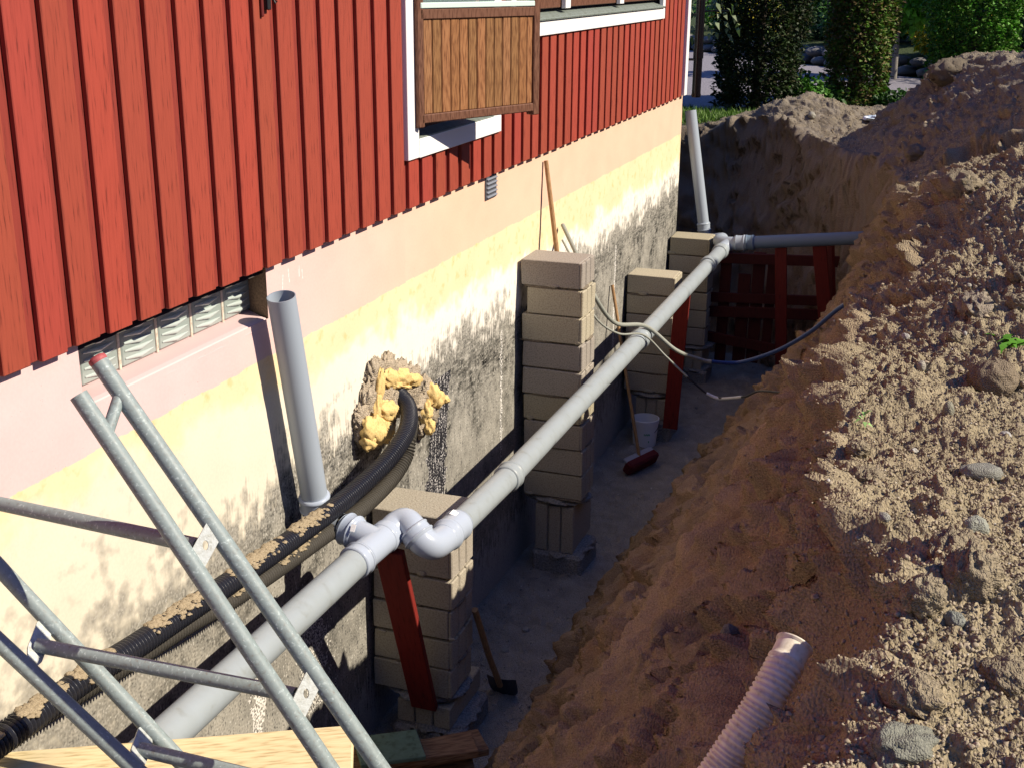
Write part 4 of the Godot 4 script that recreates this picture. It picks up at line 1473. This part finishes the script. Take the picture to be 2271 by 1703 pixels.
	var pts := [Vector3(2.168, -.335, -2.41) + o, Vector3(2.149, -.375, -2.352) + o, Vector3(2.122, -.43, -2.302) + o, Vector3(2.075, -.52, -2.25) + o, Vector3(2.0, -.66, -2.18) + o, Vector3(1.9, -.86, -2.1) + o]
	var need := 0.0
	for i in 5:
		var pw: Vector3 = pts[i] - o
		for dx in [-.02, .0, .03]:
			need = maxf(need, surf(pw.x + dx, pw.z).y + .055 - pw.y)
	for i in pts.size():
		pts[i] += Vector3(0, need, 0)
	var sm := spline(pts, .004)
	var rad := PackedFloat32Array()
	for i in sm.size():
		var dd := i * .0042
		var rr := .0375
		if dd > .05:
			rr = .0385 + (.002 if fmod(dd, .0125) < .0075 else -.0022)
		elif dd < .009:
			rr = .0415
		rad.append(rr)
	t = MB.new()
	t.tube(sm, rad, 30)
	t.tube(sm, .034, 30, true)
	t.ring(sm[0], (sm[0] - sm[1]).normalized(), .034, .0415, 30)
	obj("ribbed_hose", t, M.drainw, ld)

# ---------------------------------------------------------------- stones and plants on the bank
func lone(called: String, x: float, z: float, size: Vector3, c: Color, amp: float, label: String, category: String, group := "", sink := .25, m: Material = null, lift := 0.0) -> void:
	var mb := MB.new()
	mb.col = c
	var fr := 1.1 if category == "stone" else 2.6
	if category == "clod":
		sink = maxf(sink, .38)
	mb.lump(Vector3.ZERO, size, lump_noise, amp, 18, R.randf() * 80.0, Basis(Vector3.UP, R.randf() * TAU), fr)
	if category == "stone":
		mb.c.fill(c.lerp(Color(.36, .31, .23), .3))
		sink = maxf(sink, .36) if size.y < .055 else sink
	var o := obj(called, mb, m if m else (M.stone if category == "stone" else M.clod))
	o.position = Vector3(x, surf(x, z).y + size.y * (.5 - sink) + lift, z)
	tag(o, label, category, group)

func stones() -> void:
	var G := "stones lying on the earth bank"
	var K := "large soil clods on the earth bank"
	var soilc := Color(.365, .305, .21)
	lone("clod", 2.511, -4.858, Vector3(.22, .1, .13), Color(.4, .34, .26), .5, "wide pale knobbly clod, largest on the bank beside the trench", "clod", K)
	lone("clod", 2.579, -4.254, Vector3(.17, .15, .16), Color(.3, .24, .17), .22, "round smooth brown clod below the dandelion", "clod", K)
	lone("stone", 2.443, -3.869, Vector3(.036, .06, .036), Color(.36, .36, .27), .08, "egg-shaped greenish stone standing upright in a hollow", "stone", G, .05)
	lone("stone", 2.615, -3.845, Vector3(.045, .03, .035), Color(.62, .61, .58), .2, "small white stone near the right edge of the photo", "stone", G)
	lone("stone", 2.545, -3.5, Vector3(.12, .05, .08), Color(.34, .36, .32), .2, "flat grey speckled stone half sunk in the soil", "stone", G)
	lone("stone", 2.347, -4.336, Vector3(.035, .04, .03), Color(.6, .56, .46), .2, "cream pebble by the crest edge above the dark clod", "stone", G)
	lone("stone", 2.48, -4.608, Vector3(.018, .02, .016), Color(.66, .65, .6), .2, "tiny white pebble left of the dandelion", "stone", G)
	lone("stone", 2.275, -4.741, Vector3(.04, .03, .03), Color(.6, .58, .55), .25, "white flaky stone on the very crest of the trench edge", "stone", G)
	lone("clod", 2.06, -4.243, Vector3(.12, .11, .11), Color(.12, .115, .12), .6, "dark grey crumbling clod stuck in the cut slope", "clod", K, .45)
	lone("stone", 2.4, -1.77, Vector3(.12, .06, .08), Color(.26, .28, .23), .5, "rough greenish grey rock at the bottom edge of the photo", "stone", G)
	lone("stone", 2.469, -2.181, Vector3(.045, .03, .035), Color(.27, .3, .27), .2, "dark grey-green pebble between two big clods near the camera", "stone", G)
	lone("stone", 2.517, -2.868, Vector3(.065, .06, .05), Color(.46, .5, .42), .25, "pale green lichened stone on the near bank", "stone", G)
	lone("stone", 2.315, -2.68, Vector3(.035, .02, .025), Color(.4, .41, .36), .2, "small flat grey stone on the near crest", "stone", G)
	lone("clod", 2.407, -1.9, Vector3(.1, .08, .09), soilc, .4, "soil clod behind the greenish rock at the photo's bottom edge", "clod", K)
	lone("clod", 2.494, -2.302, Vector3(.11, .13, .1), soilc, .45, "tall shadowed clod standing on the near crest", "clod", K)
	lone("clod", 2.41, -2.187, Vector3(.08, .08, .07), soilc * 1.05, .4, "pointed clod beside the dark grey-green pebble", "clod", K)
	lone("clod", 2.467, -2.593, Vector3(.13, .09, .1), soilc, .45, "broad clod on the crest below the pale green stone", "clod", K)
	lone("clod", 2.56, -2.05, Vector3(.1, .07, .1), soilc * .95, .4, "low clod nearest the lower right corner of the photo", "clod", K)
	lone("clod", 2.41, -5.75, Vector3(.2, .13, .16), Color(.36, .3, .21), .4, "sunlit clod with a hollow shadow on the crest before the mound", "clod", K, .3)
	lone("clod", 2.66, -5.039, Vector3(.1, .08, .09), soilc * .9, .4, "dark-sided clod at the right edge above the wide pale clod", "clod", K)
	lone("clod", 2.655, -4.83, Vector3(.08, .06, .07), soilc, .45, "clod to the right of the wide pale clod", "clod", K)
	lone("clod", 2.443, -4.6, Vector3(.06, .045, .05), soilc, .4, "small clod just below the wide pale clod", "clod", K)
	lone("clod", 2.25, -3.2, Vector3(.09, .06, .1), soilc, .45, "long clod on the crest past the land drain", "clod", K)
	lone("clod", 2.2, -3.55, Vector3(.07, .05, .06), soilc * 1.05, .45, "crest clod just before the green sprout", "clod", K)
	lone("stone", 2.529, -5.705, Vector3(.035, .03, .03), Color(.6, .58, .52), .2, "white pebble on the far sunlit hump", "stone", G)
	lone("stone", 2.534, -5.485, Vector3(.024, .02, .02), Color(.58, .56, .5), .2, "lower of two white pebbles on the sunlit hump", "stone", G)
	lone("stone", 1.3, -4.478, Vector3(.05, .035, .045), Color(.5, .46, .42), .3, "pale stone midway down the earth slope", "stone", G, .25)
	lone("stone", .36, -5.97, Vector3(.05, .03, .04), Color(.55, .52, .48), .25, "white chip on the trench floor by the wall", "stone", G)
	lone("stone", .33, -5.7, Vector3(.05, .03, .045), Color(.5, .48, .44), .25, "pale chip on the trench floor nearest the shovel", "stone", G)
	lone("stone", 1.777, -5.222, Vector3(.032, .035, .03), Color(.55, .53, .5), .2, "small white stone on the slope below the sprout", "stone", G)
	lone("stone", 1.721, -4.235, Vector3(.085, .06, .07), Color(.16, .125, .105), .75, "dark stone stuck on the smooth spade-cut face", "stone", G, .35)
	lone("stone", 1.93, -3.1, Vector3(.06, .08, .06), Color(.13, .15, .18), .3, "bluish dark stone beside the mouth of the land drain", "stone", G, .4)
	lone("stone", 2.588, -5.171, Vector3(.018, .016, .016), Color(.66, .64, .6), .2, "tiny white pebble highest on the sunlit bank", "stone", G)
	lone("stone", 2.482, -5.031, Vector3(.02, .018, .018), Color(.6, .58, .5), .2, "tiny cream pebble above the wide pale clod", "stone", G)
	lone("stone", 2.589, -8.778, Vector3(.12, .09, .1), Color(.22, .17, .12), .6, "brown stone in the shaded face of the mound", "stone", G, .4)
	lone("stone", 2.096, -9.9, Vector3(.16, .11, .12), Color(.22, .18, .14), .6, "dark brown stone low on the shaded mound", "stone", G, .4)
	lone("clod", 2.293, -11.6, Vector3(.5, .24, .34), Color(.25, .21, .16), .3, "big clod on top of the mound with dappled sun", "clod", K, .3)
	lone("stone", 1.036, -12.39, Vector3(.09, .07, .07), Color(.5, .49, .42), .25, "pale stone on the small sunlit heap before the hedge", "stone", G)
	lone("stone", 1.275, -7.97, Vector3(.035, .03, .03), Color(.5, .12, .06), .25, "small orange-red stone at the foot of the slope below the hose", "stone", G)
	# crumpled plastic on the mound
	var pb := MB.new()
	pb.lump(Vector3.ZERO, Vector3(.27, .06, .16), lump_noise, .6, 20, 12.0, Basis(Vector3.UP, .4), 2.2)
	var po := obj("plastic_sheet", pb, mat(lin(.5, .58, .66), .3))
	po.position = Vector3(1.66, surf(1.66, -12.6).y + .03, -12.6)
	tag(po, "crumpled pale blue plastic sheet on the mound's left foot", "plastic")
	pb = MB.new()
	pb.lump(Vector3.ZERO, Vector3(.06, .045, .05), lump_noise, .3, 12, 22.0)
	po = obj("white_lid", pb, mat(lin(.7, .74, .8), .35))
	po.position = Vector3(1.53, surf(1.53, -12.55).y + .02, -12.55)
	tag(po, "small white scrap beside the crumpled plastic sheet", "plastic")

func leaf(mb: MB, p: Vector3, dir: Vector3, up: Vector3, l: float, w: float, c: Color, droop := .3) -> void:
	var sd := dir.cross(up).normalized() * w
	mb.col = c
	var mid := p + dir * l * .5 + up * l * .12
	var tip := p + dir * l - up * l * droop
	mb.poly(PackedVector3Array([p, mid + sd, mid - sd]), up)
	mb.poly(PackedVector3Array([mid + sd, tip, mid - sd]), up)

func toothed_leaf(mb: MB, p: Vector3, dir: Vector3, up: Vector3, l: float, w: float, c: Color) -> void:
	# a dandelion leaf: lobed strip
	mb.col = c
	var n := 6
	var prev := []
	for i in n + 1:
		var t := float(i) / n
		var hw := w * (.35 + .65 * sin(PI * clampf(t * .9 + .1, 0, 1))) * (1.0 if i % 2 == 0 else .5)
		if i == n:
			hw = .001
		var q := p + dir * l * t + up * (l * (.5 * t - .75 * t * t))
		var sd := dir.cross(up).normalized() * hw
		var cur := [q - sd, q, q + sd]
		if prev.size():
			mb.poly(PackedVector3Array([prev[0], prev[1], cur[1], cur[0]]), up)
			mb.poly(PackedVector3Array([prev[1], prev[2], cur[2], cur[1]]), up)
		prev = cur

func small_plants() -> void:
	var d := thing("dandelion", "bright green dandelion plant growing on the bank at the right edge", "plant", "", Vector3(2.64, surf(2.64, -4.56).y + .01, -4.56))
	for i in 11:
		var mb := MB.new()
		var an := TAU * i / 11.0 + R.randf_range(-.2, .2)
		var dir := Vector3(cos(an), .25, sin(an)).normalized()
		toothed_leaf(mb, Vector3(R.randf_range(-.03, .03), .005, R.randf_range(-.05, .05)), dir, Vector3.UP, R.randf_range(.07, .12), .016, Color(.11, .3, .02) * R.randf_range(.7, 1.2))
		obj("leaf", mb, M.leaf, d)
	var s := thing("sprout", "small light green sprout alone on the trench edge", "plant", "", Vector3(2.2, surf(2.2, -3.766).y + .01, -3.766))
	for i in 6:
		var mb := MB.new()
		var an := TAU * i / 6.0 + .3
		leaf(mb, Vector3(0, .004 + i * .006, 0), Vector3(cos(an), .7 if i > 3 else .25, sin(an)).normalized(), Vector3.UP, R.randf_range(.03, .045), .007, Color(.3, .5, .16) * R.randf_range(.8, 1.1))
		obj("leaf", mb, M.leaf, s)

# ---------------------------------------------------------------- garden behind
func foliage(parent: Node, called: String, centre: Callable, count: int, ls: float, cols: Array, sd: int, narrow := .4, flat_up := .5) -> void:
	var rg := RandomNumberGenerator.new()
	rg.seed = sd
	var nn := noise(FastNoiseLite.TYPE_SIMPLEX_SMOOTH, 2.2, sd, 3)
	var mb := MB.new()
	var made := 0
	var tries := 0
	while made < count and tries < count * 6:
		tries += 1
		var q: Array = centre.call(rg)
		var p: Vector3 = q[0]
		var od: Vector3 = q[1]
		var k := nn.get_noise_3dv(p)
		if k < -.28 and rg.randf() < .75:
			continue   # gaps
		var dir := (od + Vector3(rg.randfn(0, .55), rg.randfn(flat_up, .5), rg.randfn(0, .55))).normalized()
		var up := Vector3(rg.randfn(0, .6), 1, rg.randfn(0, .6)).normalized()
		var cc: Color = cols[rg.randi() % cols.size()]
		leaf(mb, p, dir, up, ls * rg.randf_range(.6, 1.3), ls * narrow * rg.randf_range(.7, 1.2), cc * (1.0 + k * .7) * rg.randf_range(.75, 1.25))
		made += 1
	var o := obj(called, mb, M.leaf, parent)
	o.set_meta("kind", "stuff")

func thuja(x: float, z: float, h: float, r: float, label: String, sd: int, cols: Array, bare := 0.0) -> void:
	var t := thing("thuja", label, "tree", "clipped thuja columns along the street", Vector3(x, -.5, z))
	var mb := MB.new()
	mb.tube(PackedVector3Array([Vector3(0, -.05, 0), Vector3(.02, h * .5, 0), Vector3(0, h * .95, .01)]), PackedFloat32Array([.06, .04, .01]), 10)
	obj("trunk", mb, M.bark, t)
	mb = MB.new()
	var rg := RandomNumberGenerator.new()
	rg.seed = sd
	for i in 60:
		var an := rg.randf() * TAU
		var y := rg.randf_range(.1, h * .95)
		var rr := r * .7 * (1.0 - pow(y / h, 3.0))
		mb.tube(PackedVector3Array([Vector3(0, y, 0), Vector3(cos(an) * rr * .6, y + rr * .3, sin(an) * rr * .6), Vector3(cos(an) * rr, y + rr * .8, sin(an) * rr)]), PackedFloat32Array([.012, .008, .003]), 5)
	obj("branches", mb, M.bark, t)
	var nn := noise(FastNoiseLite.TYPE_SIMPLEX_SMOOTH, 1.4, sd + 5, 3)
	foliage(t, "crown", func(g: RandomNumberGenerator) -> Array:
		var an := g.randf() * TAU
		var y := g.randf() * h
		var pr := (.82 + .18 * smoothstep(0.0, .5, y / h)) * (1.0 - pow(y / h, 5.0) * .75)
		var d := Vector3(cos(an), 0, sin(an))
		var rr := r * pr * (1.0 + .28 * nn.get_noise_3d(d.x * 1.6, y * 1.1, d.z * 1.6)) * sqrt(g.randf_range(.35, 1.0))
		return [d * rr + Vector3(0, y + .02, 0), d], 26000, .062, cols, sd, .34, .9)

func bush(x: float, y: float, z: float, s: Vector3, n: int, ls: float, cols: Array, label: String, sd: int, called := "bush", category := "bush", group := "bushes across the street") -> void:
	var t := thing(called, label, category, group, Vector3(x, y, z))
	var mb := MB.new()
	var rg := RandomNumberGenerator.new()
	rg.seed = sd
	for i in 14:
		var an := rg.randf() * TAU
		var d := Vector3(cos(an) * s.x, rg.randf_range(.6, 1.6) * s.y, sin(an) * s.z) * .75
		mb.tube(PackedVector3Array([Vector3(0, -.1, 0), d * .5 + Vector3(0, .05, 0), d]), PackedFloat32Array([.018, .01, .004]), 5)
	obj("stems", mb, M.bark, t)
	var nn := noise(FastNoiseLite.TYPE_SIMPLEX_SMOOTH, 1.8, sd + 3, 3)
	foliage(t, "leaves", func(g: RandomNumberGenerator) -> Array:
		var d := Vector3(g.randfn(0, 1), g.randfn(0, 1), g.randfn(0, 1)).normalized()
		var rr := pow(g.randf_range(.12, 1.0), .4) * (1.0 + .35 * nn.get_noise_3dv(d * 1.5))
		var p := Vector3(d.x * s.x, s.y + d.y * s.y, d.z * s.z) * rr
		p.y = maxf(p.y, .02)
		return [p, d], n, ls, cols, sd, .42, .25)

func garden() -> void:
	# the street runs off to the far left behind the hedge
	var rd := MB.new()
	var u := Vector3(.656, 0, .755)
	var c0 := Vector3(-.33, -.492, -23.3)
	var nrm := Vector3(.755, 0, -.656)
	rd.poly(PackedVector3Array([c0 + u * 30.0, c0 - u * 60.0, c0 - u * 60.0 - nrm * 6.0, c0 + u * 30.0 - nrm * 6.0]), Vector3.UP)
	struct("road", rd, M.road)
	# rubble wall across the street: stones set one by one
	var wl := thing("stone_wall", "low grey rubble wall across the street behind the hedge", "wall", "", c0 + nrm * .2)
	for row in 2:
		for i in 34:
			var mb := MB.new()
			var tone := R.randf_range(.14, .28)
			mb.col = Color(tone, tone * .97, tone * .95)
			mb.lump(Vector3.ZERO, Vector3(.42, .17, .3) * R.randf_range(.8, 1.15), lump_noise, .3, 8, R.randf() * 90.0, Basis(), 1.4)
			var o := obj("stone", mb, M.stone, wl)
			o.position = u * (-8.5 + i * .48 + row * .22 + R.randf_range(-.05, .05)) + Vector3(0, .07 + row * .15, 0) + nrm * (row * .08)
			o.rotation.y = R.randf_range(-.2, .2) + .85
	var bank := MB.new()
	bank.poly(PackedVector3Array([c0 + nrm * .3 + u * 25.0 + Vector3(0, .25, 0), c0 + nrm * .3 - u * 50.0 + Vector3(0, .25, 0), c0 + nrm * 12.0 - u * 50.0 + Vector3(0, 1.3, 0), c0 + nrm * 12.0 + u * 25.0 + Vector3(0, 1.3, 0)]), Vector3.UP)
	bank.poly(PackedVector3Array([c0 + nrm * .3 + u * 25.0 + Vector3(0, .25, 0), c0 + nrm * .3 - u * 50.0 + Vector3(0, .25, 0), c0 + nrm * .3 - u * 50.0 + Vector3(0, -.2, 0), c0 + nrm * .3 + u * 25.0 + Vector3(0, -.2, 0)]), -nrm)
	struct("slope", bank, M.lawn)
	var tc := [Color(.012, .026, .006), Color(.018, .038, .008), Color(.022, .042, .01), Color(.035, .035, .014)]  # thuja green darkened: the shade inside the hedge is put into these leaf colours
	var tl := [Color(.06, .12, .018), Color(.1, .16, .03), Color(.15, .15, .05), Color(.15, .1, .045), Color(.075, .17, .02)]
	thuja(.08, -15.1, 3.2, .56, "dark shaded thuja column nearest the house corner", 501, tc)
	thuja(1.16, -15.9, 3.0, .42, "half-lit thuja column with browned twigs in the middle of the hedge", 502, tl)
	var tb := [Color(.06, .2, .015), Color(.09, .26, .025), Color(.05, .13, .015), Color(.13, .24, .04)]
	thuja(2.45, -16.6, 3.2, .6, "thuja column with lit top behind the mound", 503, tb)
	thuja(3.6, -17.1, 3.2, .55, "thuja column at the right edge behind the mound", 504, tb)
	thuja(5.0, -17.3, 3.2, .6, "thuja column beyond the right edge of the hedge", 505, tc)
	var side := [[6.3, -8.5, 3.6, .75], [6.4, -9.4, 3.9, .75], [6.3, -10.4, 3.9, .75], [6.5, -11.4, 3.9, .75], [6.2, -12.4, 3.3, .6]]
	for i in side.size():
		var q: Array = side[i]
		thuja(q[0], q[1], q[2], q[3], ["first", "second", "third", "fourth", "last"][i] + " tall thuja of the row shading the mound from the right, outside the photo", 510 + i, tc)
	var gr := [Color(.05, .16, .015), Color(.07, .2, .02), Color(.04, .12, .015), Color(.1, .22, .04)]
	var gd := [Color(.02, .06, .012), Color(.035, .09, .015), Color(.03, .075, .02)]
	var yl := [Color(.45, .33, .02), Color(.5, .4, .03), Color(.12, .22, .03), Color(.16, .26, .04)]
	var at := func(along: float, back: float, up: float) -> Vector3:
		return c0 + u * along + nrm * back + Vector3(0, up, 0)
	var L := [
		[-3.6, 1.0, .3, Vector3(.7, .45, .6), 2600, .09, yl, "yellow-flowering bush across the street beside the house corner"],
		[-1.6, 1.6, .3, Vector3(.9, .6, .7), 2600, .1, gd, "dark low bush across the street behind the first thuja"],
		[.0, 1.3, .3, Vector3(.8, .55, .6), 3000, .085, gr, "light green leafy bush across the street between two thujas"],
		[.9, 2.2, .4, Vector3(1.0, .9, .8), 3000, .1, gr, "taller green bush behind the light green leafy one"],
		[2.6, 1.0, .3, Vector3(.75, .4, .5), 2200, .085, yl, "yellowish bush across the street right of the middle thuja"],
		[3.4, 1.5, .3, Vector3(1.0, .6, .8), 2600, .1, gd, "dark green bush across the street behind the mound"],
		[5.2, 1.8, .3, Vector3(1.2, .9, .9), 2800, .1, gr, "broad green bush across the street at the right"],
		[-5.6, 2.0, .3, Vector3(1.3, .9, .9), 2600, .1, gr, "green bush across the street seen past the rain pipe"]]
	var k := 0
	for q in L:
		var p: Vector3 = at.call(q[0], q[1], q[2])
		bush(p.x, p.y, p.z, q[3], q[4], q[5], q[6], q[7], 600 + k)
		k += 1
	# low growth between the hedge columns
	bush(.62, -.5, -15.4, Vector3(.28, .2, .25), 1500, .07, gr, "low green weed clump between the first two thujas", 640, "weed_clump", "plant", "weeds along the hedge")
	bush(.85, -.5, -15.6, Vector3(.25, .13, .2), 1000, .07, gd, "dark weed clump at the foot of the middle thuja", 641, "weed_clump", "plant", "weeds along the hedge")
	bush(1.65, -.5, -15.6, Vector3(.22, .12, .2), 700, .07, gd, "small weed clump right of the middle thuja", 642, "weed_clump", "plant", "weeds along the hedge")
	# taller trees that close the view
	var TT := [[-4.0, 6.5, 2.6, "dark round tree behind the yellow bush", gd], [-.8, 7.0, 2.8, "dark tree behind the bushes, left of the red building", gd], [3.0, 6.0, 2.8, "dark tree right of the slim trunk", gd], [6.5, 5.5, 3.0, "dark leafy tree at the far right", gd], [9.5, 5.0, 3.0, "leafy tree beyond the right end of the hedge", gr], [-9.0, 6.5, 3.0, "tree far left behind the house corner", gd]]
	k = 0
	for q in TT:
		var p: Vector3 = at.call(q[0], q[1], .6)
		var t := thing("tree", q[3], "tree", "trees across the street", p)
		var mb := MB.new()
		mb.tube(PackedVector3Array([Vector3(0, -.3, 0), Vector3(.05, 1.0, 0), Vector3(0, q[2] * 1.3, .05)]), PackedFloat32Array([.15, .12, .04]), 10)
		obj("trunk", mb, M.bark, t)
		var sz: float = q[2]
		foliage(t, "crown", func(g: RandomNumberGenerator) -> Array:
			var d := Vector3(g.randfn(0, 1), g.randfn(0, 1), g.randfn(0, 1)).normalized()
			var p2 := Vector3(d.x * 1.7, sz * .72 + d.y * sz * .72, d.z * 1.7) * pow(g.randf_range(.2, 1.0), .35)
			return [p2, d], 5200, .16, q[4], 700 + k, .45, .2)
		k += 1
	# slim light-barked tree with bright maple-like leaves
	var sl := thing("slim_tree", "slim pale-trunked tree with bright sunlit leaves right of the middle thuja", "tree", "", Vector3(1.35, -.45, -20.6))
	var tm := MB.new()
	tm.tube(PackedVector3Array([Vector3(0, -.1, 0), Vector3(-.02, .7, 0), Vector3(.05, 1.4, 0), Vector3(.0, 2.4, 0)]), PackedFloat32Array([.05, .045, .035, .015]), 10)
	tm.tube(PackedVector3Array([Vector3(.02, 1.0, 0), Vector3(.35, 1.35, .1), Vector3(.8, 1.6, .1)]), PackedFloat32Array([.045, .035, .015]), 8)
	obj("trunk", tm, mat(lin(.3, .28, .25), .9, M.fine, Vector3(4, 2, 4)), sl)
	foliage(sl, "crown", func(g: RandomNumberGenerator) -> Array:
		var d := Vector3(g.randfn(0, 1), g.randfn(0, 1), g.randfn(0, 1)).normalized()
		var p2 := Vector3(.1 + d.x * 1.1, 1.75 + d.y * .65, d.z * .9) * pow(g.randf_range(.25, 1.0), .3)
		return [p2, d], 3600, .12, [Color(.08, .25, .015), Color(.11, .3, .02), Color(.06, .18, .02)], 801, .5, .15)
	# shrub at the house corner with large pale leaves
	var sc := thing("corner_shrub", "shrub with large pale leaves reaching past the rain pipe", "shrub", "", Vector3(-1.0, -.5, -14.6))
	tm = MB.new()
	tm.tube(spline([Vector3(0, 0, 0), Vector3(.1, .7, .1), Vector3(.4, 1.1, .1), Vector3(.85, 1.15, 0)], .05), .012, 6)
	tm.tube(spline([Vector3(0, 0, 0), Vector3(.0, .8, .0), Vector3(.3, 1.35, .1), Vector3(.7, 1.45, 0)], .05), .012, 6)
	obj("stems", tm, M.bark, sc)
	var rg := RandomNumberGenerator.new()
	rg.seed = 91
	for i in 120:
		var mb := MB.new()
		var tt := rg.randf()
		var p := Vector3(lerpf(.1, .95, tt) + rg.randfn(0, .06), lerpf(1.0, 1.2, tt) + rg.randf_range(-.25, .45), rg.randfn(0, .15))
		var dir := Vector3(rg.randfn(.5, .4), rg.randfn(-.4, .4), rg.randfn(.3, .5)).normalized()
		leaf(mb, p, dir, Vector3(rg.randfn(0, .3), 1, rg.randfn(.3, .3)).normalized(), rg.randf_range(.07, .12), .025, Color(.2, .25, .13) * rg.randf_range(.6, 1.3), .4)
		obj("leaf", mb, M.leaf, sc)
	# grass strip by the house corner
	var gm := MB.new()
	rg.seed = 92
	for i in 5200:
		var p := Vector3(rg.randf_range(-1.2, 1.0), 0, rg.randf_range(-14.8, -12.75))
		p.y = hgt(p.x, p.z) - .01
		if p.y > -.38:
			continue
		var dir := Vector3(rg.randfn(0, .35), 1, rg.randfn(0, .35)).normalized()
		leaf(gm, p, dir, Vector3(rg.randfn(0, 1), .2, rg.randfn(0, 1)).normalized(), rg.randf_range(.05, .13), .006, Color(.09, .17, .025) * rg.randf_range(.6, 1.3), .1)
	var go := obj("grass", gm, M.leaf)
	tag(go, "short green grass by the far house corner", "grass")
	go.set_meta("kind", "stuff")
	# the red building glimpsed between the trees
	var rh := thing("red_shed", "dark red wooden building glimpsed between the trees across the street", "building", "", at.call(.2, 10.0, .9))
	var mb := MB.new()
	mb.box(Vector3(0, 1.6, 0), Vector3(6, 3.2, 4), .01, Basis(Vector3.UP, .85))
	obj("wall", mb, M.farred, rh)
	mb = MB.new()
	mb.box(Vector3(0, 3.6, 0), Vector3(6.6, .15, 3.0), .01, Basis(Vector3.UP, .85) * Basis(Vector3(1, 0, 0), .5))
	obj("roof", mb, M.roof, rh)

# ----------------------------------------------------------------
func _ready() -> void:
	R.seed = 4242
	var cam := Camera3D.new()
	cam.name = "camera"
	cam.position = Vector3(2.3716, 1.0616, 0)
	cam.rotation = Vector3(-.32173, .33922, .00797)
	cam.fov = 34.41
	cam.near = .05
	cam.far = 400.0
	add_child(cam)
	var we := WorldEnvironment.new()
	we.name = "world_environment"
	var e := Environment.new()
	e.background_mode = Environment.BG_SKY
	var sk := ProceduralSkyMaterial.new()
	sk.sky_top_color = Color(.3, .45, .76)
	sk.sky_horizon_color = Color(.72, .78, .86)
	sk.sky_curve = .12
	sk.ground_bottom_color = Color(.2, .17, .13)
	sk.ground_horizon_color = Color(.4, .4, .38)
	sk.sky_energy_multiplier = .8
	var sky := Sky.new()
	sky.sky_material = sk
	e.sky = sky
	e.tonemap_mode = Environment.TONE_MAPPER_LINEAR
	e.tonemap_exposure = 1.6
	e.sdfgi_enabled = true
	e.ssao_enabled = true
	e.ssil_enabled = true
	we.environment = e
	add_child(we)
	var sun := DirectionalLight3D.new()
	sun.name = "sun"
	sun.light_energy = 1.5
	sun.light_color = Color(1, .95, .87)
	sun.light_angular_distance = .5
	sun.shadow_enabled = true
	var to_sun := Vector3(cos(deg_to_rad(40.0)) * cos(.09), sin(deg_to_rad(40.0)), -cos(deg_to_rad(40.0)) * sin(.09))
	add_child(sun)
	sun.look_at_from_position(Vector3.ZERO, -to_sun, Vector3.UP)

	lump_noise.noise_type = FastNoiseLite.TYPE_SIMPLEX_SMOOTH
	lump_noise.frequency = 1.0
	lump_noise.fractal_octaves = 4
	lump_noise.seed = 77
	materials()
	M.sand = mat(lin(.42, .34, .22), .97, M.fine, Vector3(8, 8, 8))
	build_terrain()
	build_house()
	pillar(-4.713, .43, -1.283, 6, .1565, -.01, -2.385, .47, .42, "short near block pillar the drain pipe bends around")
	pillar(-6.804, .405, -.556, 9, .168, .022, -2.425, .45, .36, "tallest block pillar, in the middle of the wall")
	pillar(-9.4, .412, -1.228, 6, .162, .0, -2.42, .43, .36, "third block pillar behind the white bucket")
	pillar(-10.95, .39, -1.22, 6, .168, .0, -2.45, .42, .36, "farthest block pillar at the house corner")
	pipes()
	corrugated([Vector3(-.05, -.84, -5.06), Vector3(.03, -.828, -5.02), Vector3(.12, -.86, -4.94), Vector3(.2, -.886, -4.751), Vector3(.23, -.91, -4.57), Vector3(.23, -.937, -4.41), Vector3(.215, -.962, -4.112), Vector3(.205, -.956, -3.713), Vector3(.195, -.935, -3.28), Vector3(.185, -.922, -3.019), Vector3(.175, -.912, -2.786), Vector3(.165, -.897, -2.579), Vector3(.155, -.898, -2.389), Vector3(.145, -.896, -2.1), Vector3(.13, -.9, -1.8)], .037, "upper black corrugated pipe coming out of the foamed hole, sand on its back", 900, M.black_pipe)
	corrugated([Vector3(-.05, -.9, -5.08), Vector3(.04, -.885, -5.03), Vector3(.13, -.9, -4.94), Vector3(.185, -.945, -4.8), Vector3(.195, -1.02, -4.73), Vector3(.19, -1.075, -4.57), Vector3(.19, -1.088, -4.247), Vector3(.19, -1.06, -3.924), Vector3(.19, -1.036, -3.602), Vector3(.185, -1.008, -3.287), Vector3(.175, -.975, -3.03), Vector3(.16, -.955, -2.75), Vector3(.13, -.93, -2.4), Vector3(.1, -.92, -2.1), Vector3(.08, -.92, -1.8)], .031, "lower dusty black corrugated pipe below the first one along the wall", 350, M.dusty_pipe)
	trench_things()
	scaffold()
	stones()
	small_plants()
	clods()
	garden()
